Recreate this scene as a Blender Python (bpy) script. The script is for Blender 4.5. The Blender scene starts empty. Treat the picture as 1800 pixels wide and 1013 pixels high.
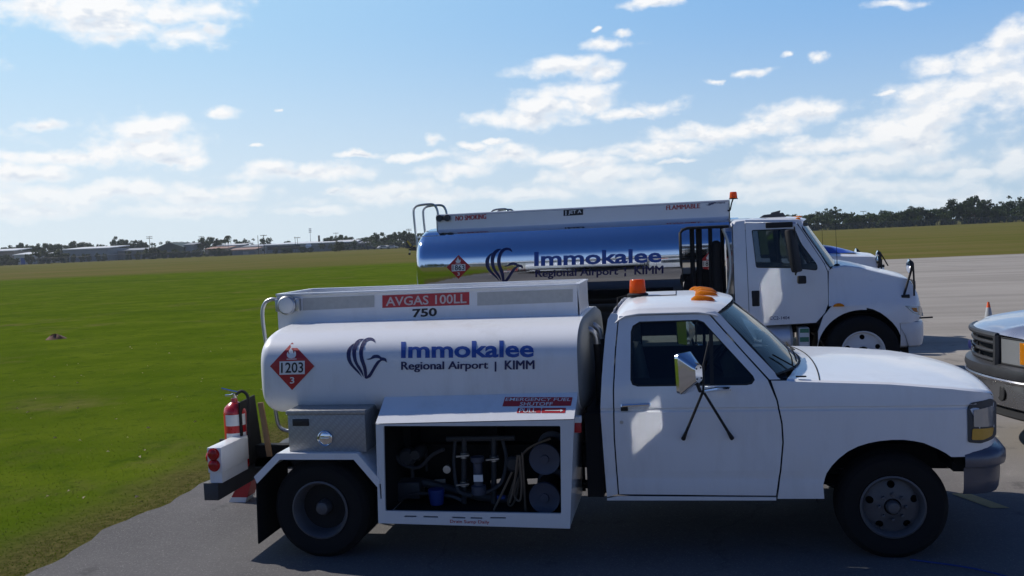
import bpy, bmesh, math, random
import numpy as np
from mathutils import Vector, Matrix
random.seed(7); RNG = np.random.default_rng(7)
S = bpy.context.scene
COL = S.collection
# ------------------------------------------------------------------ camera
CAM = Vector((2.6978, -7.4553, 2.3312)); YAW, PIT, ROL = .1826, .0551, .0436; FPX = 1600.0
f_ = Vector((-math.sin(YAW)*math.cos(PIT), math.cos(YAW)*math.cos(PIT), -math.sin(PIT)))
r0 = Vector((math.cos(YAW), math.sin(YAW), 0)); u0 = r0.cross(f_)
r_ = math.cos(ROL)*r0 - math.sin(ROL)*u0; u_ = math.sin(ROL)*r0 + math.cos(ROL)*u0
cd = bpy.data.cameras.new('camera'); cam = bpy.data.objects.new('camera', cd); COL.objects.link(cam)
cd.sensor_width = 36; cd.lens = 36*FPX/1800; cd.clip_start = .05; cd.clip_end = 9000
M4 = Matrix((r_, u_, -f_)).transposed().to_4x4(); M4.translation = CAM; cam.matrix_world = M4
S.camera = cam
S.view_settings.view_transform = 'Standard'; S.view_settings.look = 'None'
S.view_settings.exposure = 0; S.view_settings.gamma = 1
S.cycles.use_denoising = True; S.cycles.max_bounces = 8; S.cycles.transparent_max_bounces = 24
S.cycles.diffuse_bounces = 3; S.cycles.glossy_bounces = 4; S.cycles.transmission_bounces = 6
S.cycles.use_adaptive_sampling = True; S.cycles.adaptive_threshold = .01
# the door mirrors throw sunlight on to the doors: let the renderer find those paths
S.cycles.caustics_reflective = True; S.cycles.blur_glossy = 0; S.cycles.sample_clamp_indirect = 0
S.cycles.use_guiding = True; S.cycles.use_surface_guiding = True; S.cycles.guiding_training_samples = 64

def ray(px, py): return f_ + (px-900)/FPX*r_ + (506.5-py)/FPX*u_
def at(px, py, X=None, Y=None, Z=None):
    d = ray(px, py)
    t = (X-CAM.x)/d.x if X is not None else (Y-CAM.y)/d.y if Y is not None else (Z-CAM.z)/d.z
    return CAM + t*d
def on(px, py, yf, off=0.0):            # pixel -> point on the surface y = yf(x, z), lifted by off towards -y
    y = yf(2, 1)
    for _ in range(14):
        p = at(px, py, Y=y); y = yf(p.x, p.z)-off
    return at(px, py, Y=y)

# ------------------------------------------------------------------ sun and sky
SUN = Vector((-.70, .255, .67)).normalized()
sl = bpy.data.lights.new('sun', 'SUN'); sl.energy = 4.2; sl.angle = math.radians(.55); sl.color = (1, .95, .87)
so = bpy.data.objects.new('sun', sl); COL.objects.link(so); so.rotation_euler = SUN.to_track_quat('Z', 'Y').to_euler()
so.location = (0, 0, 60)
W = bpy.data.worlds.new('World'); S.world = W; W.use_nodes = True
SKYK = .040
nt = W.node_tree; nt.nodes.clear()
def nd(t, **k):
    n = nt.nodes.new(t)
    for a, b in k.items(): setattr(n, a, b)
    return n
def sock(s, v):
    if isinstance(v, bpy.types.NodeSocket): nt.links.new(v, s)
    else: s.default_value = v
def mth(op, a, b=None, c=None, clamp=False):
    n = nd('ShaderNodeMath', operation=op, use_clamp=clamp); sock(n.inputs[0], a)
    if b is not None: sock(n.inputs[1], b)
    if c is not None: sock(n.inputs[2], c)
    return n.outputs[0]
def vmth(op, a, b=None):
    n = nd('ShaderNodeVectorMath', operation=op); sock(n.inputs[0], a)
    if b is not None: sock(n.inputs[1], b)
    return n.outputs['Value'] if op in ('LENGTH', 'DOT_PRODUCT') else n.outputs[0]
sky = nd('ShaderNodeTexSky', sky_type='NISHITA'); sky.sun_disc = False
sky.sun_elevation = math.asin(SUN.z); sky.sun_rotation = math.atan2(SUN.x, SUN.y)
sky.altitude = 0; sky.air_density = 1.0; sky.dust_density = .8; sky.ozone_density = 1.6
tc = nd('ShaderNodeTexCoord')
sx = nd('ShaderNodeSeparateXYZ'); nt.links.new(tc.outputs['Generated'], sx.inputs[0])
az = mth('ARCTAN2', sx.outputs[0], sx.outputs[1])
hl = mth('SQRT', mth('ADD', mth('MULTIPLY', sx.outputs[0], sx.outputs[0]), mth('MULTIPLY', sx.outputs[1], sx.outputs[1])))
te = mth('DIVIDE', sx.outputs[2], mth('MAXIMUM', hl, .02))
cx = nd('ShaderNodeCombineXYZ'); nt.links.new(az, cx.inputs[0]); nt.links.new(te, cx.inputs[1])
P2 = cx.outputs[0]
def noise(vec, scale, detail, rough=.55, lac=2.0, dims='2D'):
    n = nd('ShaderNodeTexNoise', noise_dimensions=dims); sock(n.inputs['Vector'], vec)
    n.inputs['Scale'].default_value = scale; n.inputs['Detail'].default_value = detail
    n.inputs['Roughness'].default_value = rough; n.inputs['Lacunarity'].default_value = lac
    return n
def ptan(px, py):
    d = ray(px, py); return math.atan2(d.x, d.y), d.z/math.hypot(d.x, d.y)
CLOUDS = [(180,10,205,44),(70,14,90,26),(290,25,70,30),(200,45,110,30),(182,72,42,20),(325,63,72,28),(375,56,24,16),
 (78,214,52,11),(395,197,36,10),(455,261,16,4),(483,189,7,4),(252,233,58,28),(285,222,50,20),(270,262,92,30),(210,268,62,24),(90,276,80,13),(310,280,60,13),(150,276,70,14),
 (45,305,88,17),(100,345,160,20),(220,338,130,24),(350,345,120,18),(40,372,120,18),(410,335,58,16),(330,372,120,14),(520,304,125,17),(590,306,64,15),(485,300,60,14),
 (628,271,36,7),(720,276,50,8),(755,250,25,10),(832,256,22,8),(866,250,14,5),(885,275,85,19),(800,300,66,14),(700,332,95,16),(640,340,62,12),(760,345,210,15),(560,370,90,9),(590,338,28,7),
 (985,122,78,18),(1045,128,46,17),(1000,165,82,20),(925,208,118,18),(1030,182,48,20),(960,190,80,22),(1085,200,44,11),(1152,188,42,16),(1120,198,40,10),(1068,82,50,13),(1110,64,20,8),(1058,50,10,5),
 (1150,-2,66,14),(1572,8,38,10),(1442,102,20,10),(1308,131,34,9),(1375,100,10,6),(1243,147,15,6),(1557,160,20,5),(1642,116,44,17),(1410,196,78,24),(1450,192,34,17),(1340,224,90,16),(1240,238,100,20),(1290,230,70,20),(1150,262,90,17),(1110,272,60,14),(1180,285,30,5),
 (1030,290,76,15),(1050,312,130,21),(1140,332,120,20),(930,340,90,14),(990,282,60,14),
 (1785,66,40,30),(1742,104,66,32),(1700,158,120,32),(1770,150,70,46),(1640,200,78,38),(1585,232,90,32),(1470,262,112,22),(1600,252,90,28),(1520,290,140,24),(1385,302,130,20),(1650,292,66,15),(1320,330,140,19),(1785,288,44,28),(1715,306,48,11),(1500,332,210,19),(1700,345,120,20),(1610,345,120,16),
 (-300,60,170,60),(-250,250,200,50),(-500,200,180,60),(2050,120,190,60),(2100,260,260,50),(900,-260,260,70),(250,-250,260,80),(1500,-300,200,60)]
# broken-up coordinates, so that every edge billows
wn = noise(P2, 16.0, 5, .55); wv = vmth('SUBTRACT', wn.outputs['Color'], (.5, .5, .5))
PW = vmth('ADD', P2, vmth('MULTIPLY', wv, (.050, .026, 0)))
best = up_ = None
PWk = PW
for ic, (px, py, rx, ry) in enumerate(CLOUDS):
    if ic and ic % 8 == 0:           # evaluate in batches, so that the shader needs little scratch memory
        q_ = nd('ShaderNodeVectorMath', operation='MULTIPLY_ADD'); sock(q_.inputs[0], mth('ADD', best, up_)); q_.inputs[1].default_value = (1e-7,)*3; sock(q_.inputs[2], PW); PWk = q_.outputs[0]
    a, t = ptan(px, py); sx_, sy_ = FPX/rx*1.0, FPX/ry*1.0
    m = nd('ShaderNodeMapping'); nt.links.new(PWk, m.inputs[0])
    m.inputs['Location'].default_value = (-a*sx_, -t*sy_, 0); m.inputs['Scale'].default_value = (sx_, sy_, 1)
    l = vmth('LENGTH', m.outputs[0])
    best = l if best is None else mth('MINIMUM', best, l)
    l = vmth('LENGTH', vmth('ADD', m.outputs[0], (-.12, .62, 0)))          # the same, looked up towards the sun: which side is lit
    up_ = l if up_ is None else mth('MINIMUM', up_, l)
fld = mth('SUBTRACT', 1.0, best)
def fbm(vec, sc=30.0, det=9):
    m = nd('ShaderNodeMapping'); sock(m.inputs[0], vec); m.inputs['Scale'].default_value = (1, 1.7, 1)
    return noise(m.outputs[0], sc, det, .56).outputs['Fac']
n1 = fbm(P2); n2 = fbm(vmth('ADD', P2, (-.004, .010, 0)), det=4); n3 = fbm(vmth('ADD', P2, (3.3, 1.7, 0)), 9.0, 3)
vor = nd('ShaderNodeTexVoronoi', voronoi_dimensions='2D', feature='SMOOTH_F1'); sock(vor.inputs['Vector'], vmth('MULTIPLY', PW, (1, 1.5, 1))); vor.inputs['Scale'].default_value = 62; vor.inputs['Smoothness'].default_value = .5
puff = mth('SUBTRACT', .5, vor.outputs['Distance'])
dens = mth('ADD', fld, mth('MULTIPLY_ADD', n1, 1.55, -.95))
dens = mth('ADD', dens, mth('MULTIPLY_ADD', n3, .5, -.25))
dens = mth('ADD', dens, mth('MULTIPLY', puff, .22))
ms = nd('ShaderNodeMapRange', interpolation_type='SMOOTHSTEP'); nt.links.new(dens, ms.inputs[0])
ms.inputs[1].default_value = -.42; ms.inputs[2].default_value = .62
alpha = ms.outputs[0]
def sm(fac, a, b, x=0.0, y=1.0):
    r = nd('ShaderNodeMapRange', interpolation_type='SMOOTHSTEP'); sock(r.inputs[0], fac)
    for i_, v_ in zip((1, 2, 3, 4), (a, b, x, y)): r.inputs[i_].default_value = v_
    return r.outputs[0]
def rgb(f, a, b):
    x = nd('ShaderNodeMix', data_type='RGBA'); sock(x.inputs[0], f)
    for s_, c in ((x.inputs[6], a), (x.inputs[7], b)): sock(s_, c if isinstance(c, bpy.types.NodeSocket) else c+(1,))
    return x.outputs[2]
nlo = fbm(P2, det=4)
lit = mth('SUBTRACT', up_, best)
grey = mth('MULTIPLY_ADD', lit, -.62, .30)
grey = mth('MULTIPLY_ADD', mth('SUBTRACT', n2, nlo), 2.4, grey)
grey = mth('MULTIPLY_ADD', puff, -.30, grey, clamp=True)
shade = mth('SUBTRACT', 1.0, mth('MULTIPLY', grey, sm(dens, .0, .8)))
daz = mth('ADD', az, YAW)                                       # azimuth from the view direction, sun at the left
ccol = rgb(shade, (.50, .60, .75), (1.0, 1.0, 1.0))
ccol = rgb(mth('MULTIPLY', sm(te, .10, .02), .55), ccol, rgb(sm(daz, -.62, .55), (.80, .90, .96), (.60, .74, .86)))
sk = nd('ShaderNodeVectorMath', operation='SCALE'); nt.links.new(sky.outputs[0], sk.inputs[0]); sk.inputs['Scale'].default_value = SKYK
# humid air: bright low down on the sun's side of the sky, deep blue opposite the sun
front = sm(mth('ABSOLUTE', mth('ADD', daz, .35)), 1.7, .75)
lowb = mth('MULTIPLY', front, sm(te, .75, .26))
rl = sm(daz, -.62, .55)
band = rgb(rl, (.47, .74, .97), (.23, .47, .83))
band = rgb(sm(te, .26, .0), band, rgb(rl, (.80, .90, .96), (.56, .72, .86)))
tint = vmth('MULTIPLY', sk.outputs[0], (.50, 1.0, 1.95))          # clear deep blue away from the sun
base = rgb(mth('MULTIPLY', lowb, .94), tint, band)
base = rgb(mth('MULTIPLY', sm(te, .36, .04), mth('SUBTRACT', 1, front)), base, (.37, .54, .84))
class fin_: outputs = [0, 0, None]
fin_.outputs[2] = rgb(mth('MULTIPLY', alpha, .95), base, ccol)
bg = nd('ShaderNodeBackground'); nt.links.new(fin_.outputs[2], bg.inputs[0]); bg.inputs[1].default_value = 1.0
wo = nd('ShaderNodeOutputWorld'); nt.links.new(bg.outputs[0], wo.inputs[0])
W.cycles.sampling_method = 'MANUAL'; W.cycles.sample_map_resolution = 1024

# ------------------------------------------------------------------ materials
def newmat(name):
    global nt
    m = bpy.data.materials.new(name); m.use_nodes = True; nt = m.node_tree
    b = nt.nodes['Principled BSDF']
    return m, b
def P(name, col, rough=.5, metal=0, var=.06, vs=3.0, coat=0, bump=0, bs=80, spec=.5, obj=True, det=5, fixr=False):
    m, b = newmat(name)
    tcn = nd('ShaderNodeTexCoord'); v = tcn.outputs['Object']
    n = noise(v, vs, det, .6, dims='3D').outputs['Fac']
    mx = nd('ShaderNodeMix', data_type='RGBA'); nt.links.new(n, mx.inputs[0])
    mx.inputs[6].default_value = tuple(c*(1-var) for c in col)+(1,); mx.inputs[7].default_value = tuple(min(1, c*(1+var)) for c in col)+(1,)
    nt.links.new(mx.outputs[2], b.inputs['Base Color'])
    if fixr: b.inputs['Roughness'].default_value = rough
    else: nt.links.new(mth('MULTIPLY_ADD', n, .18, rough-.09, clamp=True), b.inputs['Roughness'])
    b.inputs['Metallic'].default_value = metal; b.inputs['Coat Weight'].default_value = coat; b.inputs['Coat Roughness'].default_value = .06
    b.inputs['Specular IOR Level'].default_value = spec
    if bump:
        bn = nd('ShaderNodeBump'); bn.inputs['Strength'].default_value = bump; bn.inputs['Distance'].default_value = .01
        nt.links.new(noise(v, bs, 4, .6, dims='3D').outputs['Fac'], bn.inputs['Height']); nt.links.new(bn.outputs[0], b.inputs['Normal'])
    return m
def paint(name, col, grime=(.30, .27, .22), amt=.5, rough=.3, coat=.35):
    """vehicle paint with a little road film and streaks"""
    m, b = newmat(name)
    tcn = nd('ShaderNodeTexCoord'); v = tcn.outputs['Object']
    mp = nd('ShaderNodeMapping'); sock(mp.inputs[0], v); mp.inputs['Scale'].default_value = (9, 9, 1.6)
    st = noise(mp.outputs[0], 1.3, 7, .65, dims='3D').outputs['Fac']
    bl = noise(v, 1.7, 6, .6, dims='3D').outputs['Fac']
    a = nd('ShaderNodeMapRange'); nt.links.new(mth('MULTIPLY', st, bl), a.inputs[0]); a.inputs[1].default_value = .24; a.inputs[2].default_value = .50
    a.inputs[4].default_value = amt*.35
    mx = nd('ShaderNodeMix', data_type='RGBA'); nt.links.new(a.outputs[0], mx.inputs[0])
    mx.inputs[6].default_value = col+(1,); mx.inputs[7].default_value = grime+(1,)
    nt.links.new(mx.outputs[2], b.inputs['Base Color'])
    nt.links.new(mth('MULTIPLY_ADD', bl, .25, rough-.1), b.inputs['Roughness'])
    b.inputs['Coat Weight'].default_value = coat; b.inputs['Coat Roughness'].default_value = .05
    bn = nd('ShaderNodeBump'); bn.inputs['Strength'].default_value = .05; bn.inputs['Distance'].default_value = .02
    nt.links.new(noise(v, 2.2, 2, .5, dims='3D').outputs['Fac'], bn.inputs['Height']); nt.links.new(bn.outputs[0], b.inputs['Normal'])
    return m
def glassmat(name, tint=(.55, .62, .62), rough=.0, ior=1.5):
    m, b = newmat(name); nt.nodes.remove(b); out = nt.nodes['Material Output']
    tr = nd('ShaderNodeBsdfTransparent'); tr.inputs[0].default_value = tint+(1,)
    gl = nd('ShaderNodeBsdfGlossy'); gl.inputs['Roughness'].default_value = rough
    tcn = nd('ShaderNodeTexCoord'); n = noise(tcn.outputs['Object'], 6, 4, .6, dims='3D').outputs['Fac']
    nt.links.new(mth('MULTIPLY', n, .05), gl.inputs['Roughness'])
    fr = nd('ShaderNodeFresnel'); fr.inputs[0].default_value = ior
    mx = nd('ShaderNodeMixShader'); nt.links.new(fr.outputs[0], mx.inputs[0]); nt.links.new(tr.outputs[0], mx.inputs[1]); nt.links.new(gl.outputs[0], mx.inputs[2])
    nt.links.new(mx.outputs[0], out.inputs[0])
    return m
def lensmat(name, col, trans=.5):
    m, b = newmat(name)
    tcn = nd('ShaderNodeTexCoord'); w = nd('ShaderNodeTexWave'); sock(w.inputs[0], tcn.outputs['Object']); w.inputs['Scale'].default_value = 60
    mx = nd('ShaderNodeMix', data_type='RGBA'); nt.links.new(w.outputs['Fac'], mx.inputs[0])
    mx.inputs[6].default_value = tuple(c*.8 for c in col)+(1,); mx.inputs[7].default_value = col+(1,)
    out = nt.nodes['Material Output']
    b.inputs['Roughness'].default_value = .18; nt.links.new(mx.outputs[2], b.inputs['Base Color'])
    tl = nd('ShaderNodeBsdfTranslucent'); nt.links.new(mx.outputs[2], tl.inputs[0])
    ms_ = nd('ShaderNodeMixShader'); ms_.inputs[0].default_value = trans
    nt.links.new(b.outputs[0], ms_.inputs[1]); nt.links.new(tl.outputs[0], ms_.inputs[2]); nt.links.new(ms_.outputs[0], out.inputs[0])
    return m
M = {}
M['white'] = paint('white_paint', (.72, .73, .75))
M['cream'] = paint('white_paint_dull', (.64, .65, .66), rough=.4)
M['tank'] = paint('tank_paint', (.74, .75, .77), amt=.7, rough=.35)
M['darkface'] = P('shaded_tank_head', (.17, .18, .18), .6, 0, .25, 4, bump=.1)  # tank head: shade between cab and tank put into a dark base colour
M['chrome'] = P('chrome', (.78, .78, .78), .12, 1, .05, 4)
M['bumper'] = P('worn_bumper', (.10, .105, .135), .36, .35, .2, 5, coat=.3)
M['sbumper'] = P('satin_chrome', (.46, .46, .47), .28, 1, .1, 5)
M['steel'] = P('galvanised_steel', (.46, .47, .48), .42, 1, .15, 6)
M['alu'] = P('brushed_aluminium', (.62, .63, .66), .42, .55, .06, 5)
M['black'] = P('black_rubber', (.012, .012, .013), .75, 0, .2, 20, bump=.15, bs=200)
M['tyre'] = P('tyre_rubber', (.010, .010, .011), .88, 0, .3, 14, bump=.2, bs=120, spec=.25)
M['frame'] = P('black_chassis_paint', (.012, .012, .013), .75, 0, .3, 5, spec=.3)
M['flap'] = P('rubber_flap', (.009, .009, .010), .85, 0, .3, 5, spec=.25)
M['dkgrey'] = P('dark_grey_steel', (.045, .047, .052), .6, 0, .3, 5, bump=.05)
M['trim'] = P('dark_interior_plastic', (.022, .024, .028), .8, 0, .2, 5)
M['seat'] = P('grey_vinyl', (.05, .052, .06), .7, 0, .2, 8)
M['rim'] = P('painted_steel_rim', (.085, .086, .095), .5, .2, .25, 9, bump=.05)
M['rimw'] = P('white_painted_rim', (.62, .62, .62), .4, 0, .1, 9)
M['glass'] = glassmat('window_glass', (.48, .55, .56))
M['wsglass'] = glassmat('windshield_glass', (.42, .55, .56), ior=1.55)
M['lens'] = glassmat('clear_lens', (.80, .82, .82), ior=1.45)
M['amber'] = lensmat('amber_lens', (.85, .30, .01), .45)
M['orange'] = lensmat('orange_beacon', (.90, .17, .01), .55)
M['redlens'] = lensmat('red_lens', (.45, .01, .012), .15)
M['yellamber'] = P('yellow_turn_lens', (.55, .30, .03), .3, 0, .1, 30)
M['red'] = P('red_decal', (.42, .018, .022), .4, 0, .12, 6)
M['redfade'] = P('faded_red_decal', (.40, .03, .04), .5, 0, .25, 9)
M['white_decal'] = P('white_decal', (.74, .74, .73), .45, 0, .06, 8)
M['whitefade'] = P('faded_white_letters', (.50, .42, .42), .6, 0, .35, 25, det=8)
M['ghost'] = P('weathered_tape', (.42, .42, .40), .6, 0, .2, 25, det=8)
M['blue'] = P('blue_decal', (.012, .065, .32), .4, 0, .05, 6)
M['navy'] = P('navy_decal', (.008, .012, .085), .4, 0, .05, 6)
M['blk_decal'] = P('black_decal', (.012, .012, .016), .45, 0, .05, 6)
M['wood'] = P('weathered_board', (.21, .12, .055), .7, 0, .25, 20, bump=.1)
M['extred'] = P('extinguisher_red', (.48, .012, .015), .28, 0, .08, 6, coat=.5)
M['mirror'] = P('mirror_glass', (.80, .81, .82), .07, 1, .01, 3, fixr=True)
M['beige'] = P('tan_hose', (.15, .11, .075), .7, 0, .2, 20)
M['bluepl'] = P('blue_plastic', (.012, .04, .19), .45, 0, .1, 10)
M['reel'] = P('grey_reel', (.06, .068, .10), .5, .1, .15, 10)
M['silver'] = P('silver_paint', (.52, .54, .58), .30, .75, .03, 3, coat=.5)
M['dkchrome'] = P('dark_grille_plastic', (.035, .036, .040), .42, 0, .15, 8)
M['conered'] = P('cone_orange', (.75, .10, .02), .6, 0, .12, 8)
M['conewhite'] = P('reflective_collar', (.34, .35, .36), .5, 0, .1, 8)  # white collar given a grey base colour for its shaded side
M['planeblk'] = P('black_aircraft_paint', (.012, .013, .02), .4, 0, .1, 3)
M['planeyel'] = P('yellow_aircraft_paint', (.60, .40, .02), .4, 0, .1, 3)
M['roofblue'] = paint('blue_paint', (.02, .06, .38), amt=.3)
m, b = newmat('polished_stainless')          # brushed round the tank: faint waviness along x
tcn = nd('ShaderNodeTexCoord'); mp = nd('ShaderNodeMapping'); sock(mp.inputs[0], tcn.outputs['Object']); mp.inputs['Scale'].default_value = (5, .6, .6)
bn = nd('ShaderNodeBump'); bn.inputs['Strength'].default_value = .10; bn.inputs['Distance'].default_value = .02
nt.links.new(noise(mp.outputs[0], 1.6, 3, .5, dims='3D').outputs['Fac'], bn.inputs['Height']); nt.links.new(bn.outputs[0], b.inputs['Normal'])
b.inputs['Base Color'].default_value = (.66, .70, .76, 1); b.inputs['Metallic'].default_value = 1; b.inputs['Roughness'].default_value = .07
M['polish'] = m
m, b = newmat('tread_plate')                 # diamond pattern
tcn = nd('ShaderNodeTexCoord'); sp = nd('ShaderNodeSeparateXYZ'); sock(sp.inputs[0], tcn.outputs['Object'])
uu = mth('ADD', sp.outputs[0], sp.outputs[1]); k = 105
p1 = mth('ABSOLUTE', mth('MULTIPLY', mth('SINE', mth('MULTIPLY', mth('ADD', uu, sp.outputs[2]), k)), mth('SINE', mth('MULTIPLY', mth('SUBTRACT', uu, sp.outputs[2]), k*.5))))
bn = nd('ShaderNodeBump'); bn.inputs['Strength'].default_value = .2; bn.inputs['Distance'].default_value = .004; nt.links.new(p1, bn.inputs['Height'])
nt.links.new(bn.outputs[0], b.inputs['Normal']); mx = nd('ShaderNodeMix', data_type='RGBA'); nt.links.new(p1, mx.inputs[0])
mx.inputs[6].default_value = (.31, .31, .31, 1); mx.inputs[7].default_value = (.38, .38, .38, 1); nt.links.new(mx.outputs[2], b.inputs['Base Color'])
b.inputs['Metallic'].default_value = .6; b.inputs['Roughness'].default_value = .5
M['tread'] = m

# ------------------------------------------------------------------ mesh helpers
ORG = {}
def bm_(): return bmesh.new()
def props(o, label=None, cat=None, group=None, kind=None):
    for k, v in (('label', label), ('category', cat), ('group', group), ('kind', kind)):
        if v: o[k] = v
    return o
def root(name, loc, label, cat, group=None):
    o = bpy.data.objects.new(name, None); COL.objects.link(o); o.location = loc; o.empty_display_size = .3
    ORG[o.name] = Vector(loc); return props(o, label, cat, group)
def mk(name, bm, mat, par=None, ang=38, recalc=True, label=None, cat=None, group=None, kind=None, loc=None, wn=False):
    if recalc: bmesh.ops.recalc_face_normals(bm, faces=bm.faces[:])
    me = bpy.data.meshes.new(name)
    org = Vector((0, 0, 0))
    if par is not None:
        q = par
        while q.parent: q = q.parent
        org = ORG[q.name]
    elif loc is not None: org = Vector(loc)
    if org.length: bmesh.ops.translate(bm, verts=bm.verts[:], vec=-org)
    bm.to_mesh(me); bm.free()
    if ang:
        me.polygons.foreach_set('use_smooth', [True]*len(me.polygons)); me.set_sharp_from_angle(angle=math.radians(ang))
    mats = mat if isinstance(mat, (list, tuple)) else [mat]
    for x in mats: me.materials.append(M[x] if isinstance(x, str) else x)
    o = bpy.data.objects.new(name, me); COL.objects.link(o)
    if par is not None: o.parent = par
    elif loc is not None: o.location = loc
    if par is None and loc is not None: ORG[o.name] = org
    return props(o, label, cat, group, kind)
def box(bm, x0, x1, y0, y1, z0, z1, bev=0, seg=2, mi=0):
    vs = [bm.verts.new((x, y, z)) for x in (x0, x1) for y in (y0, y1) for z in (z0, z1)]
    fs = [bm.faces.new([vs[i] for i in q]) for q in ((0,1,3,2),(4,6,7,5),(0,4,5,1),(2,3,7,6),(0,2,6,4),(1,5,7,3))]
    for q in fs: q.material_index = mi
    if bev:
        es = list({e for q in fs for e in q.edges})
        bmesh.ops.bevel(bm, geom=es, offset=bev, segments=seg, affect='EDGES', profile=.5, material=-1)
    return vs
def B(*a, bev=0, seg=2):
    bm = bm_(); box(bm, *a, bev=bev, seg=seg); return bm
def obox(bm, c, ax, size, bev=0):
    """box with axes ax (3 vectors) and full sizes"""
    t = bm_(); s = [q/2 for q in size]; box(t, -s[0], s[0], -s[1], s[1], -s[2], s[2], bev)
    m = Matrix((ax[0], ax[1], ax[2])).transposed().to_4x4(); m.translation = c
    bmesh.ops.transform(t, matrix=m, verts=t.verts[:]); join(bm, t)
def join(bm, t):
    me = bpy.data.meshes.new('t'); t.to_mesh(me); t.free(); bm.from_mesh(me); bpy.data.meshes.remove(me)
def tube(bm, pts, r, n=8, cap=True):
    pts = [Vector(p) for p in pts]; rs = r if isinstance(r, (list, tuple)) else [r]*len(pts)
    ups = None; rings = []
    for i, p in enumerate(pts):
        t = (pts[min(i+1, len(pts)-1)]-pts[max(i-1, 0)]).normalized()
        if ups is None:
            a = Vector((0, 0, 1)) if abs(t.z) < .9 else Vector((1, 0, 0)); ups = (a-t*a.dot(t)).normalized()
        else: ups = (ups-t*ups.dot(t)).normalized()
        s = t.cross(ups)
        rings.append([bm.verts.new(p+rs[i]*(math.cos(2*math.pi*k/n)*ups+math.sin(2*math.pi*k/n)*s)) for k in range(n)])
    for a, b in zip(rings, rings[1:]):
        for k in range(n): bm.faces.new((a[k], a[(k+1) % n], b[(k+1) % n], b[k]))
    if cap: bm.faces.new(rings[0][::-1]); bm.faces.new(rings[-1])
def curve(pts, n=8):                    # Catmull-Rom through points
    pts = [Vector(p) for p in pts]; out = []
    for i in range(len(pts)-1):
        p0, p1, p2, p3 = pts[max(i-1, 0)], pts[i], pts[i+1], pts[min(i+2, len(pts)-1)]
        for k in range(n):
            t = k/n; out.append(.5*((2*p1)+(p2-p0)*t+(2*p0-5*p1+4*p2-p3)*t*t+(3*p1-p0-3*p2+p3)*t**3))
    return out+[pts[-1]]
def lathe(bm, prof, c, axis=(0, 1, 0), n=32):
    """profile of (radius, distance along axis)"""
    ax = Vector(axis).normalized(); a = Vector((1, 0, 0)) if abs(ax.x) < .9 else Vector((0, 0, 1))
    e1 = (a-ax*a.dot(ax)).normalized(); e2 = ax.cross(e1); c = Vector(c); rings = []
    for r, h in prof:
        if r < 1e-5: rings.append([bm.verts.new(c+ax*h)])
        else: rings.append([bm.verts.new(c+ax*h+r*(math.cos(2*math.pi*k/n)*e1+math.sin(2*math.pi*k/n)*e2)) for k in range(n)])
    for a, b in zip(rings, rings[1:]):
        for k in range(n):
            k2 = (k+1) % n
            if len(a) == 1 and len(b) > 1: bm.faces.new((a[0], b[k2], b[k]))
            elif len(b) == 1 and len(a) > 1: bm.faces.new((a[k], a[k2], b[0]))
            elif len(a) > 1: bm.faces.new((a[k], a[k2], b[k2], b[k]))
def gridf(bm, us, vs, fn, mi=0):
    V = [[bm.verts.new(fn(u, v)) for v in vs] for u in us]
    for i in range(len(us)-1):
        for j in range(len(vs)-1):
            q = bm.faces.new((V[i][j], V[i+1][j], V[i+1][j+1], V[i][j+1])); q.material_index = mi
    return V
def prism(bm, pts, vec):
    vec = Vector(vec); a = [bm.verts.new(Vector(p)) for p in pts]; b = [bm.verts.new(Vector(p)+vec) for p in pts]
    bm.faces.new(a); bm.faces.new(b[::-1])
    for i in range(len(a)): bm.faces.new((a[i], a[(i+1) % len(a)], b[(i+1) % len(a)], b[i]))
def rnd(pts, r, seg=5):
    """fillet the corners of a closed 2-D polygon; r number or list"""
    out = []; n = len(pts)
    for i, p in enumerate(pts):
        rr = r[i] if isinstance(r, (list, tuple)) else r
        if rr <= 0: out.append(tuple(p)); continue
        p = Vector(p); a = Vector(pts[i-1])-p; b = Vector(pts[(i+1) % n])-p
        d = min(rr, a.length*.49, b.length*.49); s = p+a.normalized()*d; e = p+b.normalized()*d
        for k in range(seg+1):
            t = k/seg; out.append(tuple((1-t)**2*s+2*t*(1-t)*p+t*t*e))
    return out
def panel(outline, yf, holes=(), zc=(), xc=(), thick=.012, mirror=False):
    """curved sheet: (x, z) outline with holes, cut along z / x lines, bent to y = yf(x, z), given a thickness inwards"""
    bm = bm_(); es = []
    for loop in [outline]+list(holes):
        vs = [bm.verts.new((x, 0, z)) for x, z in loop]
        es += [bm.edges.new((vs[i], vs[(i+1) % len(vs)])) for i in range(len(vs))]
    bmesh.ops.triangle_fill(bm, use_beauty=True, use_dissolve=False, edges=es)
    for z in zc: bmesh.ops.bisect_plane(bm, geom=bm.verts[:]+bm.edges[:]+bm.faces[:], plane_co=(0, 0, z), plane_no=(0, 0, 1), dist=1e-5)
    for x in xc: bmesh.ops.bisect_plane(bm, geom=bm.verts[:]+bm.edges[:]+bm.faces[:], plane_co=(x, 0, 0), plane_no=(1, 0, 0), dist=1e-5)
    for v in bm.verts: v.co.y = yf(v.co.x, v.co.z)
    if thick:
        bm.normal_update()
        old = bm.faces[:]; bd = [e for e in bm.edges if e.is_boundary]
        ret = bmesh.ops.duplicate(bm, geom=bm.verts[:]+bm.edges[:]+old); vm = ret['vert_map']
        for q in [g for g in ret['geom'] if isinstance(g, bmesh.types.BMVert)]: q.co.y += thick
        for e in bd:
            a, b = e.verts; bm.faces.new((a, b, vm[b], vm[a]))
    if mirror:
        for v in bm.verts: v.co.y = -v.co.y
    return bm
def pxz(pts, yf, off=0): return [(q.x, q.z) for q in (on(px, py, yf, off) for px, py in pts)]
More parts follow.
